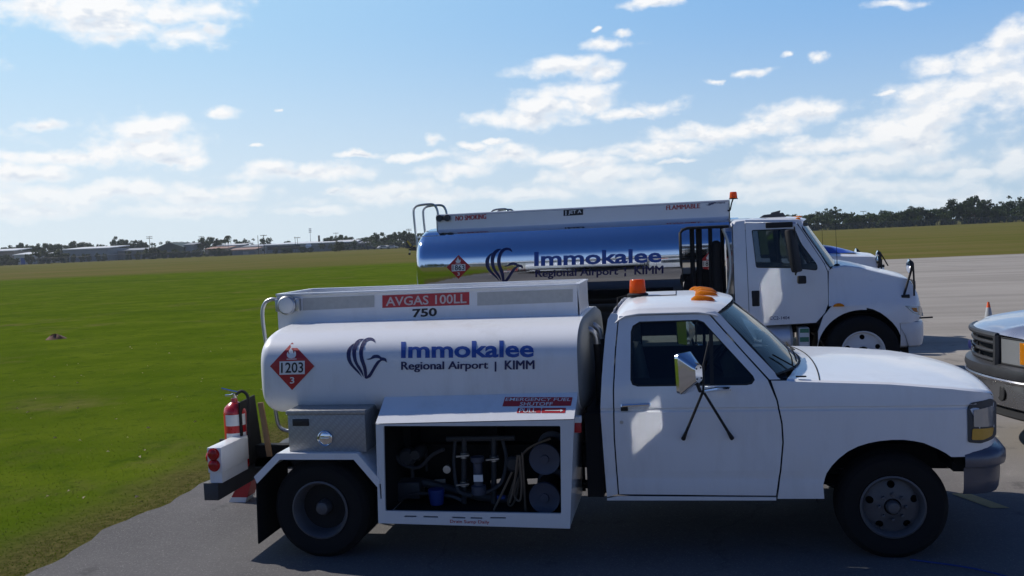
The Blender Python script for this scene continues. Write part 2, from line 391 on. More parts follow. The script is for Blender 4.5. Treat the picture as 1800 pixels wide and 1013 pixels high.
def ell(cx, cz, rx, rz, n=28, a0=0, a1=2*math.pi):
    return [(cx+rx*math.cos(a0+(a1-a0)*k/n), cz+rz*math.sin(a0+(a1-a0)*k/n)) for k in range(n)]

_tc = {}
def text2d(s, bold=0.0):
    if (s, bold) in _tc: return _tc[s, bold]
    cu = bpy.data.curves.new('t', 'FONT'); cu.body = s; cu.size = 1; cu.offset = bold; cu.resolution_u = 3
    ob = bpy.data.objects.new('t', cu); COL.objects.link(ob)
    dg = bpy.context.evaluated_depsgraph_get(); dg.update()
    me = bpy.data.meshes.new_from_object(ob.evaluated_get(dg))
    vs = [v.co.copy() for v in me.vertices]; fs = [list(p.vertices) for p in me.polygons]
    bpy.data.objects.remove(ob); bpy.data.curves.remove(cu); bpy.data.meshes.remove(me)
    x0 = min(v.x for v in vs); x1 = max(v.x for v in vs); y0 = min(v.y for v in vs); y1 = max(v.y for v in vs)
    vs = [((v.x-x0)/(x1-x0), (v.y-y0)/(y1-y0)) for v in vs]
    _tc[s, bold] = (vs, fs); return vs, fs
def decal(shapes, mp, cuts=6, thick=True):
    """flat shapes (vertex list, face list) in u, v laid on a surface by mp(u, v)"""
    bm = bm_()
    for vs, fs in shapes:
        V = [bm.verts.new((u, v, 0)) for u, v in vs]
        for q in fs:
            try: bm.faces.new([V[i] for i in q])
            except ValueError: pass
    bmesh.ops.triangulate(bm, faces=bm.faces[:])
    if cuts > 1:
        for k in range(1, cuts):
            bmesh.ops.bisect_plane(bm, geom=bm.verts[:]+bm.edges[:]+bm.faces[:], plane_co=(0, k/cuts, 0), plane_no=(0, 1, 0), dist=1e-6)
    bmesh.ops.triangulate(bm, faces=bm.faces[:])
    for v in bm.verts: v.co = mp(v.co.x, v.co.y)
    return bm
def quadmap(tl, tr, br, bl, fn, off):
    """u right, v up inside a picture quad traced on the photograph; fn(px, py, off) gives the surface point"""
    def mp(u, v):
        x = (1-u)*(v*tl[0]+(1-v)*bl[0])+u*(v*tr[0]+(1-v)*br[0])
        y = (1-u)*(v*tl[1]+(1-v)*bl[1])+u*(v*tr[1]+(1-v)*br[1])
        return fn(x, y, off)
    return mp
def poly(*pts): return (list(pts), [list(range(len(pts)))])
RECT = poly((0, 0), (1, 0), (1, 1), (0, 1))
def pxdecal(polys, fn, off, cuts=0):
    """polygons given in photograph pixels"""
    x0 = min(p[0] for q in polys for p in q); x1 = max(p[0] for q in polys for p in q)
    y0 = min(p[1] for q in polys for p in q); y1 = max(p[1] for q in polys for p in q)
    sh = [poly(*[((x-x0)/(x1-x0), (y1-y)/(y1-y0)) for x, y in q]) for q in polys]
    return decal(sh, quadmap((x0, y0), (x1, y0), (x1, y1), (x0, y1), fn, off), cuts)
# ================================================================== the ground
def gmat_grass():
    m, b = newmat('mown_grass')
    g = nd('ShaderNodeNewGeometry'); v = g.outputs['Position']
    dpt = mth('ADD', vmth('DOT_PRODUCT', v, (-math.sin(YAW), math.cos(YAW), 0)), 7.8)      # metres out across the field
    lat = vmth('DOT_PRODUCT', v, (math.cos(YAW), math.sin(YAW), 0))
    big = noise(v, .035, 5, .6, dims='3D').outputs['Fac']; mid = noise(v, .5, 7, .62, dims='3D').outputs['Fac']; fine = noise(v, 14, 6, .7, dims='3D').outputs['Fac']
    mp = nd('ShaderNodeMapping'); sock(mp.inputs[0], v); mp.inputs['Rotation'].default_value = (0, 0, -YAW-.05); mp.inputs['Scale'].default_value = (.02, .22, 1)
    strk = noise(mp.outputs[0], 1, 6, .6, dims='3D').outputs['Fac']
    def ramp(fac, a, b_):
        r = nd('ShaderNodeMapRange', interpolation_type='SMOOTHSTEP'); nt.links.new(fac, r.inputs[0]); r.inputs[1].default_value = a; r.inputs[2].default_value = b_; return r.outputs[0]
    def mix(f, a, b_):
        x = nd('ShaderNodeMix', data_type='RGBA'); sock(x.inputs[0], f)
        for s_, c in ((x.inputs[6], a), (x.inputs[7], b_)): sock(s_, c if isinstance(c, bpy.types.NodeSocket) else c+(1,))
        return x.outputs[2]
    near = mix(ramp(mid, .3, .7), (.066, .108, .006), (.108, .146, .012))
    near = mix(mth('MULTIPLY', ramp(fine, .35, .75), .32), near, (.050, .072, .006))
    near = mix(mth('MULTIPLY', ramp(strk, .50, .74), .75), near, (.045, .080, .010))
    near = mix(mth('MULTIPLY', ramp(big, .56, .70), .35), near, (.15, .115, .045))
    dry = mth('MULTIPLY', ramp(noise(v, .32, 6, .65, dims='3D').outputs['Fac'], .54, .70), .55); near = mix(dry, near, (.150, .125, .050))
    near = mix(mth('MULTIPLY', ramp(noise(v, 2.4, 7, .68, dims='3D').outputs['Fac'], .50, .68), .6), near, (.034, .066, .008)); near = mix(mth('MULTIPLY', ramp(noise(v, 6.5, 5, .7, dims='3D').outputs['Fac'], .58, .74), .4), near, (.15, .145, .045))
    mw = nd('ShaderNodeTexWave', wave_type='BANDS', bands_direction='X'); mpw = nd('ShaderNodeMapping'); sock(mpw.inputs[0], v); mpw.inputs['Rotation'].default_value = (0, 0, 1.25); sock(mw.inputs[0], mpw.outputs[0]); mw.inputs['Scale'].default_value = .13; mw.inputs['Distortion'].default_value = 2.5; mw.inputs['Detail'].default_value = 3
    near = mix(mth('MULTIPLY', mw.outputs['Fac'], .28), near, (.060, .095, .008))
    far = mix(ramp(strk, .3, .7), (.105, .108, .026), (.150, .125, .048))
    far = mix(mth('MULTIPLY', ramp(big, .45, .65), .5), far, (.085, .10, .02))
    d2 = mth('ADD', dpt, mth('MULTIPLY_ADD', big, 24, -12))
    f = mth('MAXIMUM', ramp(d2, 96, 112), ramp(lat, 9, 26))
    f = mth('MAXIMUM', f, ramp(dpt, 4.8, -3))
    col = mix(f, near, far)
    # bare, brownish verge along the pavement edge
    ex = nd('ShaderNodeSeparateXYZ'); sock(ex.inputs[0], v)
    e = mth('ADD', mth('ABSOLUTE', mth('ADD', ex.outputs[0], 2.08)), mth('MULTIPLY_ADD', mid, 1.1, -.55))
    verge = mth('SUBTRACT', 1, ramp(e, .12, 1.05))
    verge = mth('MULTIPLY', verge, mth('SUBTRACT', 1, ramp(ex.outputs[1], 15, 30)))
    col = mix(mth('MULTIPLY', verge, .8), col, mix(ramp(fine, .3, .7), (.045, .036, .017), (.13, .105, .045)))
    nt.links.new(col, b.inputs['Base Color']); b.inputs['Roughness'].default_value = 1; b.inputs['Specular IOR Level'].default_value = 0
    bn = nd('ShaderNodeBump'); bn.inputs['Strength'].default_value = .5; bn.inputs['Distance'].default_value = .05
    nt.links.new(mth('ADD', fine, mth('MULTIPLY', mid, 2)), bn.inputs['Height']); nt.links.new(bn.outputs[0], b.inputs['Normal'])
    return m
def gmat_tarmac():
    m, b = newmat('worn_asphalt')
    g = nd('ShaderNodeNewGeometry'); v = g.outputs['Position']
    big = noise(v, .35, 6, .6, dims='3D').outputs['Fac']; fine = noise(v, 70, 4, .75, dims='3D').outputs['Fac']
    vo = nd('ShaderNodeTexVoronoi'); sock(vo.inputs['Vector'], v); vo.inputs['Scale'].default_value = 55
    mp = nd('ShaderNodeMapping'); sock(mp.inputs[0], v); mp.inputs['Rotation'].default_value = (0, 0, -.1); mp.inputs['Scale'].default_value = (.05, .5, 1)
    strk = noise(mp.outputs[0], 1.2, 6, .6, dims='3D').outputs['Fac']
    s = nd('ShaderNodeSeparateXYZ'); sock(s.inputs[0], v)
    def ramp(fac, a, b_, x=0, y=1):
        r = nd('ShaderNodeMapRange', interpolation_type='SMOOTHSTEP'); nt.links.new(fac, r.inputs[0]); r.inputs[1].default_value = a; r.inputs[2].default_value = b_
        r.inputs[3].default_value = x; r.inputs[4].default_value = y; return r.outputs[0]
    def mix(f, a, b_):
        x = nd('ShaderNodeMix', data_type='RGBA'); sock(x.inputs[0], f)
        for s_, c in ((x.inputs[6], a), (x.inputs[7], b_)): sock(s_, c if isinstance(c, bpy.types.NodeSocket) else c+(1,))
        return x.outputs[2]
    old = mix(ramp(big, .3, .7), (.075, .071, .073), (.115, .109, .110))
    old = mix(mth('MULTIPLY', ramp(fine, .48, .72), .7), old, (.19, .183, .178))
    old = mix(mth('MULTIPLY', ramp(vo.outputs['Distance'], .25, .05), mth('MULTIPLY', ramp(noise(v, 23, 2, .5, dims='3D').outputs['Fac'], .50, .62), .8)), old, (.42, .41, .38))
    new = mix(ramp(strk, .3, .7), (.25, .225, .195), (.335, .305, .27))
    new = mix(mth('MULTIPLY', ramp(big, .5, .7), .3), new, (.19, .175, .16))
    f = ramp(mth('ADD', s.outputs[1], mth('MULTIPLY_ADD', big, 4, -2)), 2.5, 9)
    f = mth('MAXIMUM', f, ramp(s.outputs[0], 4, 7.5))
    # oil drips under the parked lorries
    od = mth('MULTIPLY', ramp(noise(v, 1.6, 5, .7, dims='3D').outputs['Fac'], .58, .70), .6)
    col = mix(f, old, new); col = mix(mth('MULTIPLY', od, ramp(s.outputs[1], 5, 20, 1, .1)), col, (.045, .043, .043))
    wob = vmth('ADD', v, vmth('MULTIPLY', vmth('SUBTRACT', noise(v, 1.1, 5, .6, dims='3D').outputs['Color'], (.5, .5, .5)), (1.1, 1.1, 0)))
    ve = nd('ShaderNodeTexVoronoi', feature='DISTANCE_TO_EDGE'); sock(ve.inputs['Vector'], wob); ve.inputs['Scale'].default_value = .23
    crk = mth('MULTIPLY', ramp(ve.outputs['Distance'], .0035, .001), ramp(noise(v, .5, 3, .5, dims='3D').outputs['Fac'], .42, .58))
    col = mix(mth('MULTIPLY', crk, .28), col, (.03, .029, .028))
    ty = nd('ShaderNodeMapping'); sock(ty.inputs[0], v); ty.inputs['Rotation'].default_value = (0, 0, .12); ty.inputs['Scale'].default_value = (.03, 1.6, 1)
    col = mix(ramp(noise(ty.outputs[0], 1.0, 4, .6, dims='3D').outputs['Fac'], .58, .74, 0, .28), col, (.07, .066, .062))
    nt.links.new(col, b.inputs['Base Color']); b.inputs['Roughness'].default_value = .88; b.inputs['Specular IOR Level'].default_value = .3
    bn = nd('ShaderNodeBump'); bn.inputs['Strength'].default_value = .5; bn.inputs['Distance'].default_value = .008
    nt.links.new(fine, bn.inputs['Height']); nt.links.new(bn.outputs[0], b.inputs['Normal'])
    return m
M['grass'] = gmat_grass(); M['tarmac'] = gmat_tarmac()
bm = bm_(); bmesh.ops.create_grid(bm, x_segments=8, y_segments=8, size=4500)
mk('ground', bm, 'grass', ang=0, kind='structure')
bm = bm_(); e = []
yy = -14.0
while yy < 52.5:
    e.append((-2.10+.05*math.sin(yy*2.3)+.035*math.sin(yy*5.1+1)+.02*math.sin(yy*13)+(.0 if yy < 6 else -.012*(yy-6)), yy)); yy += .13
far = [(x, 51.6+.13*(x-15)+.12*math.sin(x*.7)) for x in np.linspace(e[-1][0], 120, 40)]
ol = e+far+[(120, -30), (60, -40), (e[0][0], -40)]
V = [bm.verts.new((x, y, .006)) for x, y in ol]; bm.faces.new(V); bmesh.ops.triangulate(bm, faces=bm.faces[:])
mk('apron_pavement', bm, 'tarmac', ang=0, kind='structure', recalc=False)
# yellow painted line in front of the bumper
bm = bm_()
q = [at(1672, 868, Z=.011), at(1700, 866, Z=.011), at(1775, 893, Z=.011), at(1742, 893, Z=.011)]
bm.faces.new([bm.verts.new(p) for p in q])
M['yline'] = P('worn_yellow_paint', (.42, .30, .12), .8, 0, .4, 12, det=8)
mk('apron_marking', bm, 'yline', ang=0, kind='structure')
# blue air line lying on the pavement
bm = bm_(); tube(bm, curve([at(x, y, Z=.018) for x, y in ((1600, 984), (1640, 989), (1690, 996), (1745, 1007), (1800, 1024), (1850, 1050))]), .006, 6)
mk('hose', bm, 'bluepl', label='thin blue hose lying on the shaded pavement below the front wheel', cat='hose', loc=at(1700, 998, Z=0))
# blades of grass near the pavement, too many to count
def in_view(x, y):
    d = Vector((x, y, .05))-CAM; z = d.dot(f_); return z > 0 and abs(d.dot(r_)/z) < .60 and d.dot(u_)/z > -.36
vs, fs = [], []
n = 0
while n < 42000:
    t = random.random()
    y = -3.4+34*t**2.1; x = -2.02-abs(random.gauss(0, 1))*.25 if random.random() < .16 else -2.1-random.random()**.9*(6+y*.75)
    if not in_view(x, y): continue
    d = math.hypot(x-CAM.x, y-CAM.y); h = random.uniform(.007, .020)*max(.05, 1-d/34); w = .0026*(1+.10*d); a = random.random()*6.28
    if x > -2.35: h *= .7
    lx, ly = random.gauss(0, .5)*h, random.gauss(0, .5)*h; k = len(vs)
    vs += [(x-w*math.cos(a), y-w*math.sin(a), 0), (x+w*math.cos(a), y+w*math.sin(a), 0), (x+lx, y+ly, h)]; fs.append((k, k+1, k+2)); n += 1
m, b = newmat('grass_blade')
g = nd('ShaderNodeNewGeometry'); cr = nd('ShaderNodeValToRGB'); nt.links.new(g.outputs['Random Per Island'], cr.inputs[0])
cr.color_ramp.elements[0].color = (.052, .092, .006, 1); cr.color_ramp.elements[1].color = (.108, .150, .014, 1)
el_ = cr.color_ramp.elements.new(.93); el_.color = (.09, .12, .012, 1); el_ = cr.color_ramp.elements.new(.97); el_.color = (.24, .19, .08, 1)
dr = nd('ShaderNodeMapRange', interpolation_type='SMOOTHSTEP'); nt.links.new(noise(g.outputs['Position'], .32, 6, .65, dims='3D').outputs['Fac'], dr.inputs[0]); dr.inputs[1].default_value = .54; dr.inputs[2].default_value = .70; dr.inputs[4].default_value = .6
cx_ = nd('ShaderNodeMix', data_type='RGBA'); nt.links.new(dr.outputs[0], cx_.inputs[0]); nt.links.new(cr.outputs[0], cx_.inputs[6]); cx_.inputs[7].default_value = (.17, .14, .06, 1)
class cr: outputs = [cx_.outputs[2]]
nt.links.new(cr.outputs[0], b.inputs['Base Color']); b.inputs['Roughness'].default_value = .7; b.inputs['Specular IOR Level'].default_value = .2
tl = nd('ShaderNodeBsdfTranslucent'); nt.links.new(cr.outputs[0], tl.inputs[0]); ms2 = nd('ShaderNodeMixShader'); ms2.inputs[0].default_value = .5
nt.links.new(b.outputs[0], ms2.inputs[1]); nt.links.new(tl.outputs[0], ms2.inputs[2]); nt.links.new(ms2.outputs[0], nt.nodes['Material Output'].inputs[0])
me = bpy.data.meshes.new('grass'); me.from_pydata(vs, [], fs); me.materials.append(m)
o = bpy.data.objects.new('grass', me); COL.objects.link(o); props(o, 'short mown grass growing beside the pavement', 'grass', kind='stuff')
# dry fallen leaves lying in the grass
bm = bm_()
for _ in range(95):
    y = -2.5+16*random.random()**1.3; x = -2.3-random.random()*(4+y*.5); z = .035; s = random.uniform(.012, .035); a = random.random()*6.28
    c, d = math.cos(a)*s, math.sin(a)*s
    bm.faces.new([bm.verts.new(p) for p in ((x+c, y+d, z), (x-d*.6, y+c*.6, z+.02), (x-c, y-d, z+.006), (x+d*.6, y-c*.6, z+.014))])
M['leaf'] = P('dry_leaf', (.34, .25, .17), .7, 0, .4, 2)
mk('leaf_litter', bm, 'leaf', ang=0, recalc=False, label='dry pale leaves scattered over the grass', cat='leaves', kind='stuff')
# the sandy mound out in the field
c = at(97, 596, Z=0); bm = bm_()
gridf(bm, np.linspace(0, 1, 9), np.linspace(0, 2*math.pi, 25), lambda u, v: Vector((c.x+u*.30*math.cos(v)*(1+.2*math.sin(3*v)), c.y+u*.3*math.sin(v), .13*(1-u*u)**1.2*(1+.25*math.sin(5*v+u*4))-.01)))
M['soil'] = P('red_brown_soil', (.15, .07, .035), .9, 0, .4, 12, bump=.4)
mk('ant_mound', bm, 'soil', label='small brown dirt mound standing alone in the green field', cat='dirt mound', loc=(c.x, c.y, 0))

# ================================================================== white avgas truck
T = root('fuel_truck', (2.1, 0, 0), 'white avgas fuel truck in the foreground with open pump compartment and orange beacon', 'fuel truck')
HW = [(.30, .955), (.42, .975), (.50, .987), (.570, .990), (.582, .988), (.625, 1.003), (.9, 1.008), (1.055, 1.003), (1.066, .989), (1.076, .989), (1.086, 1.002), (1.2, .990), (1.27, .978), (1.30, .963), (1.34, .949), (1.76, .80), (1.95, .72)]
ZC = [z for z, _ in HW]
def hw(z): return float(np.interp(z, [a for a, _ in HW], [b for _, b in HW]))
XF, XE = 4.42, 4.80
def bside(x, z):
    y = -hw(z)
    if x > XF: t = min(1, (x-XF)/(XE-XF)); y += .30*(1-math.sqrt(max(0, 1-t**2.4)))
    return y
XCN = list(np.linspace(XF+.02, XE-.01, 9))
def ob(px, py, off=0): return on(px, py, bside, off)
def zs(x): return float(np.interp(x, [3.2, 3.37, 3.45, 4.07, 4.47, 4.69, 4.76, 4.80], [1.290, 1.279, 1.270, 1.243, 1.206, 1.172, 1.145, 1.10]))
def sidepart(name, px, mat='white', holes=(), wpts=None, par=T, thick=.012, off=0, far=True, label=None, zc=ZC, xc=XCN, raw=None):
    ol = (pxz(px, bside, off) if px else [])+(wpts or [])
    if raw: ol = raw
    hs = [pxz(h, bside, off) for h in holes]
    yf = (lambda x, z: bside(x, z)-off)
    out = None
    for mir in ((False, True) if far else (False,)):
        o = mk(name, panel(ol, yf, hs, zc, xc, thick, mir), mat, par, label=label)
        out = out or o
    return out
DOOR = [(1088.5, 556), (1083, 617), (1079.5, 687), (1081, 770), (1088.5, 869), (1364, 871.5), (1371, 825), (1375, 778), (1373, 745), (1364.5, 704), (1349.5, 668.5), (1307, 621.5), (1246, 553.5), (1240, 551.8)]
WIN = [(1108.6, 583.6), (1112, 573), (1124, 565.5), (1226, 562.3), (1237, 566), (1246, 576), (1324, 661), (1327, 668), (1322, 675.5), (1313, 677.5), (1121, 680), (1111.5, 677), (1108, 668)]
# doors with their windows, handle and lock
for mir in (False, True):
    d = mk('door', panel(pxz(DOOR, bside), bside, [pxz(WIN, bside)], ZC, (), .03, mir), 'white', T)
    sgn = -1 if mir else 1
    gf = lambda x, z: bside(x, z)+.016
    g = mk('window', panel(pxz(WIN, bside), gf, (), (1.34, 1.76), (), 0, mir), 'glass', d)
    # rubber channel round the glass and the bar of the quarter light
    inner = [((px-1208)*.972+1208, (py-622)*.955+622) for px, py in WIN]
    mk('window_seal', panel(pxz(WIN, bside), lambda x, z: bside(x, z)+.004, [pxz(inner, bside)], (1.34,), (), .006, mir), 'black', d)
    mk('window_bar', panel(pxz([(1246, 573), (1253, 580), (1255, 677), (1248.5, 677)], bside), lambda x, z: bside(x, z)+.002, (), (1.34,), (), .012, mir), 'black', d)
    def q(p): return Vector((p.x, -p.y if mir else p.y, p.z))
    bm = bm_(); a, c = ob(1093, 713, .03), ob(1142, 710.5, .03)
    tube(bm, [q(a), q(c)], .013, 8)
    for p in ((1094, 713), (1141, 711)): tube(bm, [q(ob(*p, -.005)), q(ob(*p, .03))], .013, 8)
    h = mk('handle', bm, 'chrome', d)
    bm = bm_(); e0, e1 = ob(1091, 716, .006), ob(1104, 722, .006); box(bm, e0.x, e1.x, *sorted((q(e0).y, q(e0).y+.02*sgn)), e1.z, e0.z); mk('handle_recess', bm, 'black', h)
    bm = bm_(); p = ob(1092.5, 743, .004); lathe(bm, [(0, 0), (.012, 0), (.014, -.006)], q(p), (0, -sgn, 0), 12); mk('lock', bm, 'steel', d)
# cab sides behind and under the doors, windshield pillars, front wings
sidepart('cab_side', [(1067, 874), (1062, 812), (1055.5, 720), (1057, 680), (1059.5, 640), (1064, 590), (1068.5, 561), (1074, 551), (1085, 551.5), (1086.2, 556), (1080.5, 617), (1077, 687), (1078.5, 770), (1086, 869)])
sidepart('pillar', [(1240, 548.4), (1258, 547.5), (1266, 553), (1316, 607), (1362, 655), (1366, 663), (1372, 667), (1353, 667.5), (1309.5, 620.5), (1248.5, 552), (1242, 549.8)])
sidepart('rocker', [(1067, 876.5), (1087, 872.5), (1364.5, 874.5), (1364.5, 880), (1067, 880)])
top = [(x, zs(x)-.014) for x in np.linspace(XE, 3.40, 22)]
sidepart('front_wing', [(1355.5, 669.5), (1367.5, 704), (1376, 745), (1378, 778), (1374, 825), (1367, 877), (1449, 877), (1447, 853), (1453, 832), (1462, 819), (1474, 806.5), (1490, 794), (1508, 785), (1527, 779), (1547, 775.3), (1568, 773.3), (1589, 773.3), (1607, 775.5), (1624, 779), (1649, 789.5), (1663, 797), (1672, 803.5)],
         wpts=[(4.60, .735), (4.70, .765), (4.76, .80), (XE, .86)]+top, raw=None)
# hood, with its shoulders running down onto the wings
ys = [0, .2, .4, .6, .74, .82, .88, .925, .955, .975, 1.0]
xs = [3.40, 3.45, 3.55, 3.8, 4.07, 4.3, 4.47, 4.58, 4.66, 4.72, 4.76, 4.785, 4.80]
def hoodp(x, v):
    s = 1 if v >= 0 else -1; v = abs(v); b = -bside(x, zs(x)-.014); y = b*v
    if v < .985: z = zs(x)+.030*(1-(v/.9)**2) if v < .9 else zs(x)-.0045*((v-.9)/.075)**2
    else: z = zs(x)-.014
    xx = x+(.16*(1-v*v)*max(0, (3.75-x)/.35) if x < 3.75 else 0)+(.06*(1-v*v)*max(0, (x-4.3)/.5) if x > 4.3 else 0)
    return Vector((xx, s*y, z))
bm = bm_(); gridf(bm, xs, [-v for v in ys[::-1]]+ys[1:], hoodp); hood = mk('hood', bm, 'white', T, ang=50)
bm = bm_(); gridf(bm, (1.145, 1.10, .82, .77), np.linspace(-1, 1, 15), lambda z, v: Vector((4.79+.06*(1-v*v), .70*v, z))); mk('grille', bm, 'dkgrey', T)
bm = bm_()
for z in (.86, .92, .98, 1.04): tube(bm, [(4.80+.06*(1-v*v), .66*v, z) for v in np.linspace(-1, 1, 9)], .012, 6)
mk('grille_bars', bm, 'chrome', T)
# cowl seam, intake slot and wipers
bm = bm_(); tube(bm, [hoodp(3.62, v)+Vector((0, 0, .002)) for v in np.linspace(-.97, .97, 21)], .0045, 5); mk('hood_seam', bm, 'frame', T)
bm = bm_(); p = at(1408, 662, Z=1.285); box(bm, p.x-.035, p.x+.035, p.y-.012, p.y+.012, p.z-.004, p.z+.004); mk('cowl_vent', bm, 'frame', T)
# windshield and roof
def ws(v, u, off=0):                 # v 0 base .. 1 top, u -1 near .. 1 far
    xb, zb, yb = 3.335, 1.300, .935; xt, zt, yt = 2.955, 1.725, .800
    bul = .26*(1-v)+.15*v
    return Vector((xb+(xt-xb)*v+bul*(1-abs(u)**2.2), (yb+(yt-yb)*v)*u, zb+(zt-zb)*v+.02*math.sin(v*math.pi)+.035*v*(1-u*u)))
bm = bm_(); gridf(bm, np.linspace(0, 1, 9), np.linspace(-1, 1, 25), ws); mk('windshield', bm, 'wsglass', T, ang=80)
bm = bm_(); tube(bm, [ws(0, u) for u in np.linspace(-1, 1, 21)]+[ws(v, 1) for v in np.linspace(.1, .9, 6)]+[ws(1, u) for u in np.linspace(1, -1, 21)]+[ws(v, -1) for v in np.linspace(.9, 0, 7)], .009, 6); mk('windshield_seal', bm, 'black', T)
bm = bm_()
for u0_, u1 in ((-.55, -.05), (.15, .75)):
    a = [ws(.02, u0_)+Vector((.01, 0, .02)), ws(.12, (u0_+u1)/2)+Vector((.012, 0, .014)), ws(.20, u1)+Vector((.012, 0, .012))]; tube(bm, a, .006, 5)
a = [ws(.0, -.72)+Vector((.03, 0, .01)), ws(.10, -.78)+Vector((.016, 0, .012)), ws(.22, -.86)+Vector((.014, 0, .010))]; tube(bm, a, .006, 5)
mk('wiper', bm, 'frame', T)
def roofp(x, v):
    s = 1 if v >= 0 else -1; v = abs(v); tx = (x-2.24)/(2.955-2.24)
    e = 1.762-.03*max(0, (tx-.75)/.25)**2-.05*max(0, (.18-tx)/.18)**2.0
    cr_ = .066-.012*max(0, (tx-.72)/.28)**2-.02*max(0, (.3-tx)/.3)**2
    y = (.800+.020*(v > .985))*v if v > .0 else 0
    z = e+cr_*(1-v**3.2) if v < .985 else e-.018
    return Vector((x+.15*(1-abs(v)**2.2)*max(0, (tx-.3)/.7)-.03*(1-v*v)*max(0, .2-tx), s*y, z))
xr = [2.195, 2.215, 2.25, 2.30, 2.4, 2.55, 2.7, 2.82, 2.9, 2.94, 2.955]; yr = [0, .15, .3, .5, .65, .78, .86, .92, .96, .985, 1.0]
bm = bm_(); gridf(bm, xr, [-v for v in yr[::-1]]+yr[1:], roofp); roof = mk('roof', bm, 'white', T, ang=55)
for s in (-1, 1): bm = bm_(); tube(bm, [roofp(x, s)+Vector((0, s*.004, -.004)) for x in xr[1:]], .007, 6); mk('drip_rail', bm, 'cream', roof)
# rear wall of the cab, with its back window
def rw(z): return float(np.interp(z, [.44, 1.08, 1.3, 1.72, 1.76], [2.136, 2.117, 2.12, 2.19, 2.2]))
bm = bm_(); gridf(bm, (.44, .8, 1.08, 1.2), np.linspace(-1, 1, 9), lambda z, v: Vector((rw(z), (hw(z)-.02)*v, z)))
for s in (-1, 1): gridf(bm, (1.2, 1.3, 1.45, 1.6, 1.745), (.72, 1), lambda z, v: Vector((rw(z), s*(hw(z)-.02)*v, z)))
gridf(bm, (1.64, 1.76), np.linspace(-.73, .73, 5), lambda z, v: Vector((rw(z), (hw(z)-.02)*v, z))); mk('cab_back', bm, 'white', T)
bm = bm_(); gridf(bm, (1.2, 1.64), (-.73, .73), lambda z, v: Vector((rw(z)+.004, (hw(z)-.02)*v, z))); mk('rear_window', bm, 'glass', T)
# inside the cab
bm = bm_(); box(bm, 2.15, 3.5, -.9, .9, .46, .52)
for s in (-1, 1): gridf(bm, (2.15, 3.32), (.5, .9, 1.285), lambda x, z: Vector((x, s*(hw(z)-.055), z)))
gridf(bm, (.5, 1.25), (-.9, .9), lambda z, y: Vector((3.42, y, z))); gridf(bm, (.5, 1.19), (-.9, .9), lambda z, y: Vector((2.16, y, z))); mk('cab_lining', bm, 'trim', T)
bm = bm_(); box(bm, 2.30, 2.86, -.72, .72, .72, .90, .05); mk('seat', bm, 'seat', T)
bm = bm_(); obox(bm, Vector((2.33, 0, 1.10)), (Vector((.97, 0, .2)).normalized(), Vector((0, 1, 0)), Vector((-.2, 0, .97)).normalized()), (.13, 1.42, .56), .05); mk('backrest', bm, 'seat', T)
bm = bm_(); prism(bm, [(3.05, -.88, 1.05), (3.02, -.88, 1.16), (3.10, -.88, 1.245), (3.42, -.88, 1.27), (3.42, -.88, .8), (3.2, -.88, .8)], (0, 1.76, 0)); mk('dashboard', bm, 'trim', T)
bm = bm_(); c0 = Vector((2.93, .38, 1.22)); ax = Vector((-.75, 0, .66)).normalized(); e1 = Vector((0, 1, 0)); e2 = ax.cross(e1)
tube(bm, [c0+.19*(math.cos(t)*e1+math.sin(t)*e2) for t in np.linspace(0, 2*math.pi, 29)], .013, 8, False)
tube(bm, [c0, c0-ax*.28], .02, 8)
for t in (.5, 2.64): tube(bm, [c0, c0+.19*(math.cos(t)*e1+math.sin(t)*e2)], .012, 6)
mk('steering_wheel', bm, 'black', T)
bm = bm_(); box(bm, 3.02, 3.05, -.16, .10, 1.60, 1.665, .012); tube(bm, [(3.04, -.03, 1.66), (3.10, -.03, 1.73)], .008, 6); mk('rear_view_mirror', bm, 'frame', T)
# headlights: dark bezel wrapped round the corner, clear lens over an amber one
HB = rnd([(1700, 716), (1707, 708), (1742, 700.5), (1751, 706), (1751, 764), (1744, 772), (1724, 779.5), (1701, 777.5)], 4)
def hlpanel(px, off, mat, par, thick=.004, mir=False):
    yf = lambda x, z: bside(x, z)-off
    return mk({'dkgrey': 'headlight', 'rlens': 'lens', 'yellamber': 'turn_signal'}[mat], panel(pxz(px, bside, 0), yf, (), (), XCN+[4.6, 4.66, 4.71], thick, mir), mat, par)
m, b = newmat('headlamp_reflector'); b.inputs['Base Color'].default_value = (.30, .31, .32, 1); b.inputs['Roughness'].default_value = .22; b.inputs['Metallic'].default_value = .4; b.inputs['Coat Weight'].default_value = .6
tcn = nd('ShaderNodeTexCoord'); wv_ = nd('ShaderNodeTexWave', bands_direction='X'); sock(wv_.inputs[0], tcn.outputs['Object']); wv_.inputs['Scale'].default_value = 45; bn = nd('ShaderNodeBump'); bn.inputs['Strength'].default_value = .25; nt.links.new(wv_.outputs['Fac'], bn.inputs['Height']); nt.links.new(bn.outputs[0], b.inputs['Normal'])
M['rlens'] = m
for mir in (False, True):
    hb = hlpanel(HB, .006, 'dkgrey', T, mir=mir)
    hlpanel(rnd([(1711, 721), (1745.5, 712), (1746.5, 748), (1711, 750.5)], 3), .010, 'rlens', hb, mir=mir)
    hlpanel(rnd([(1709, 753.5), (1746.5, 751), (1744, 765), (1728, 773), (1707.5, 773)], 3), .010, 'yellamber', hb, mir=mir)
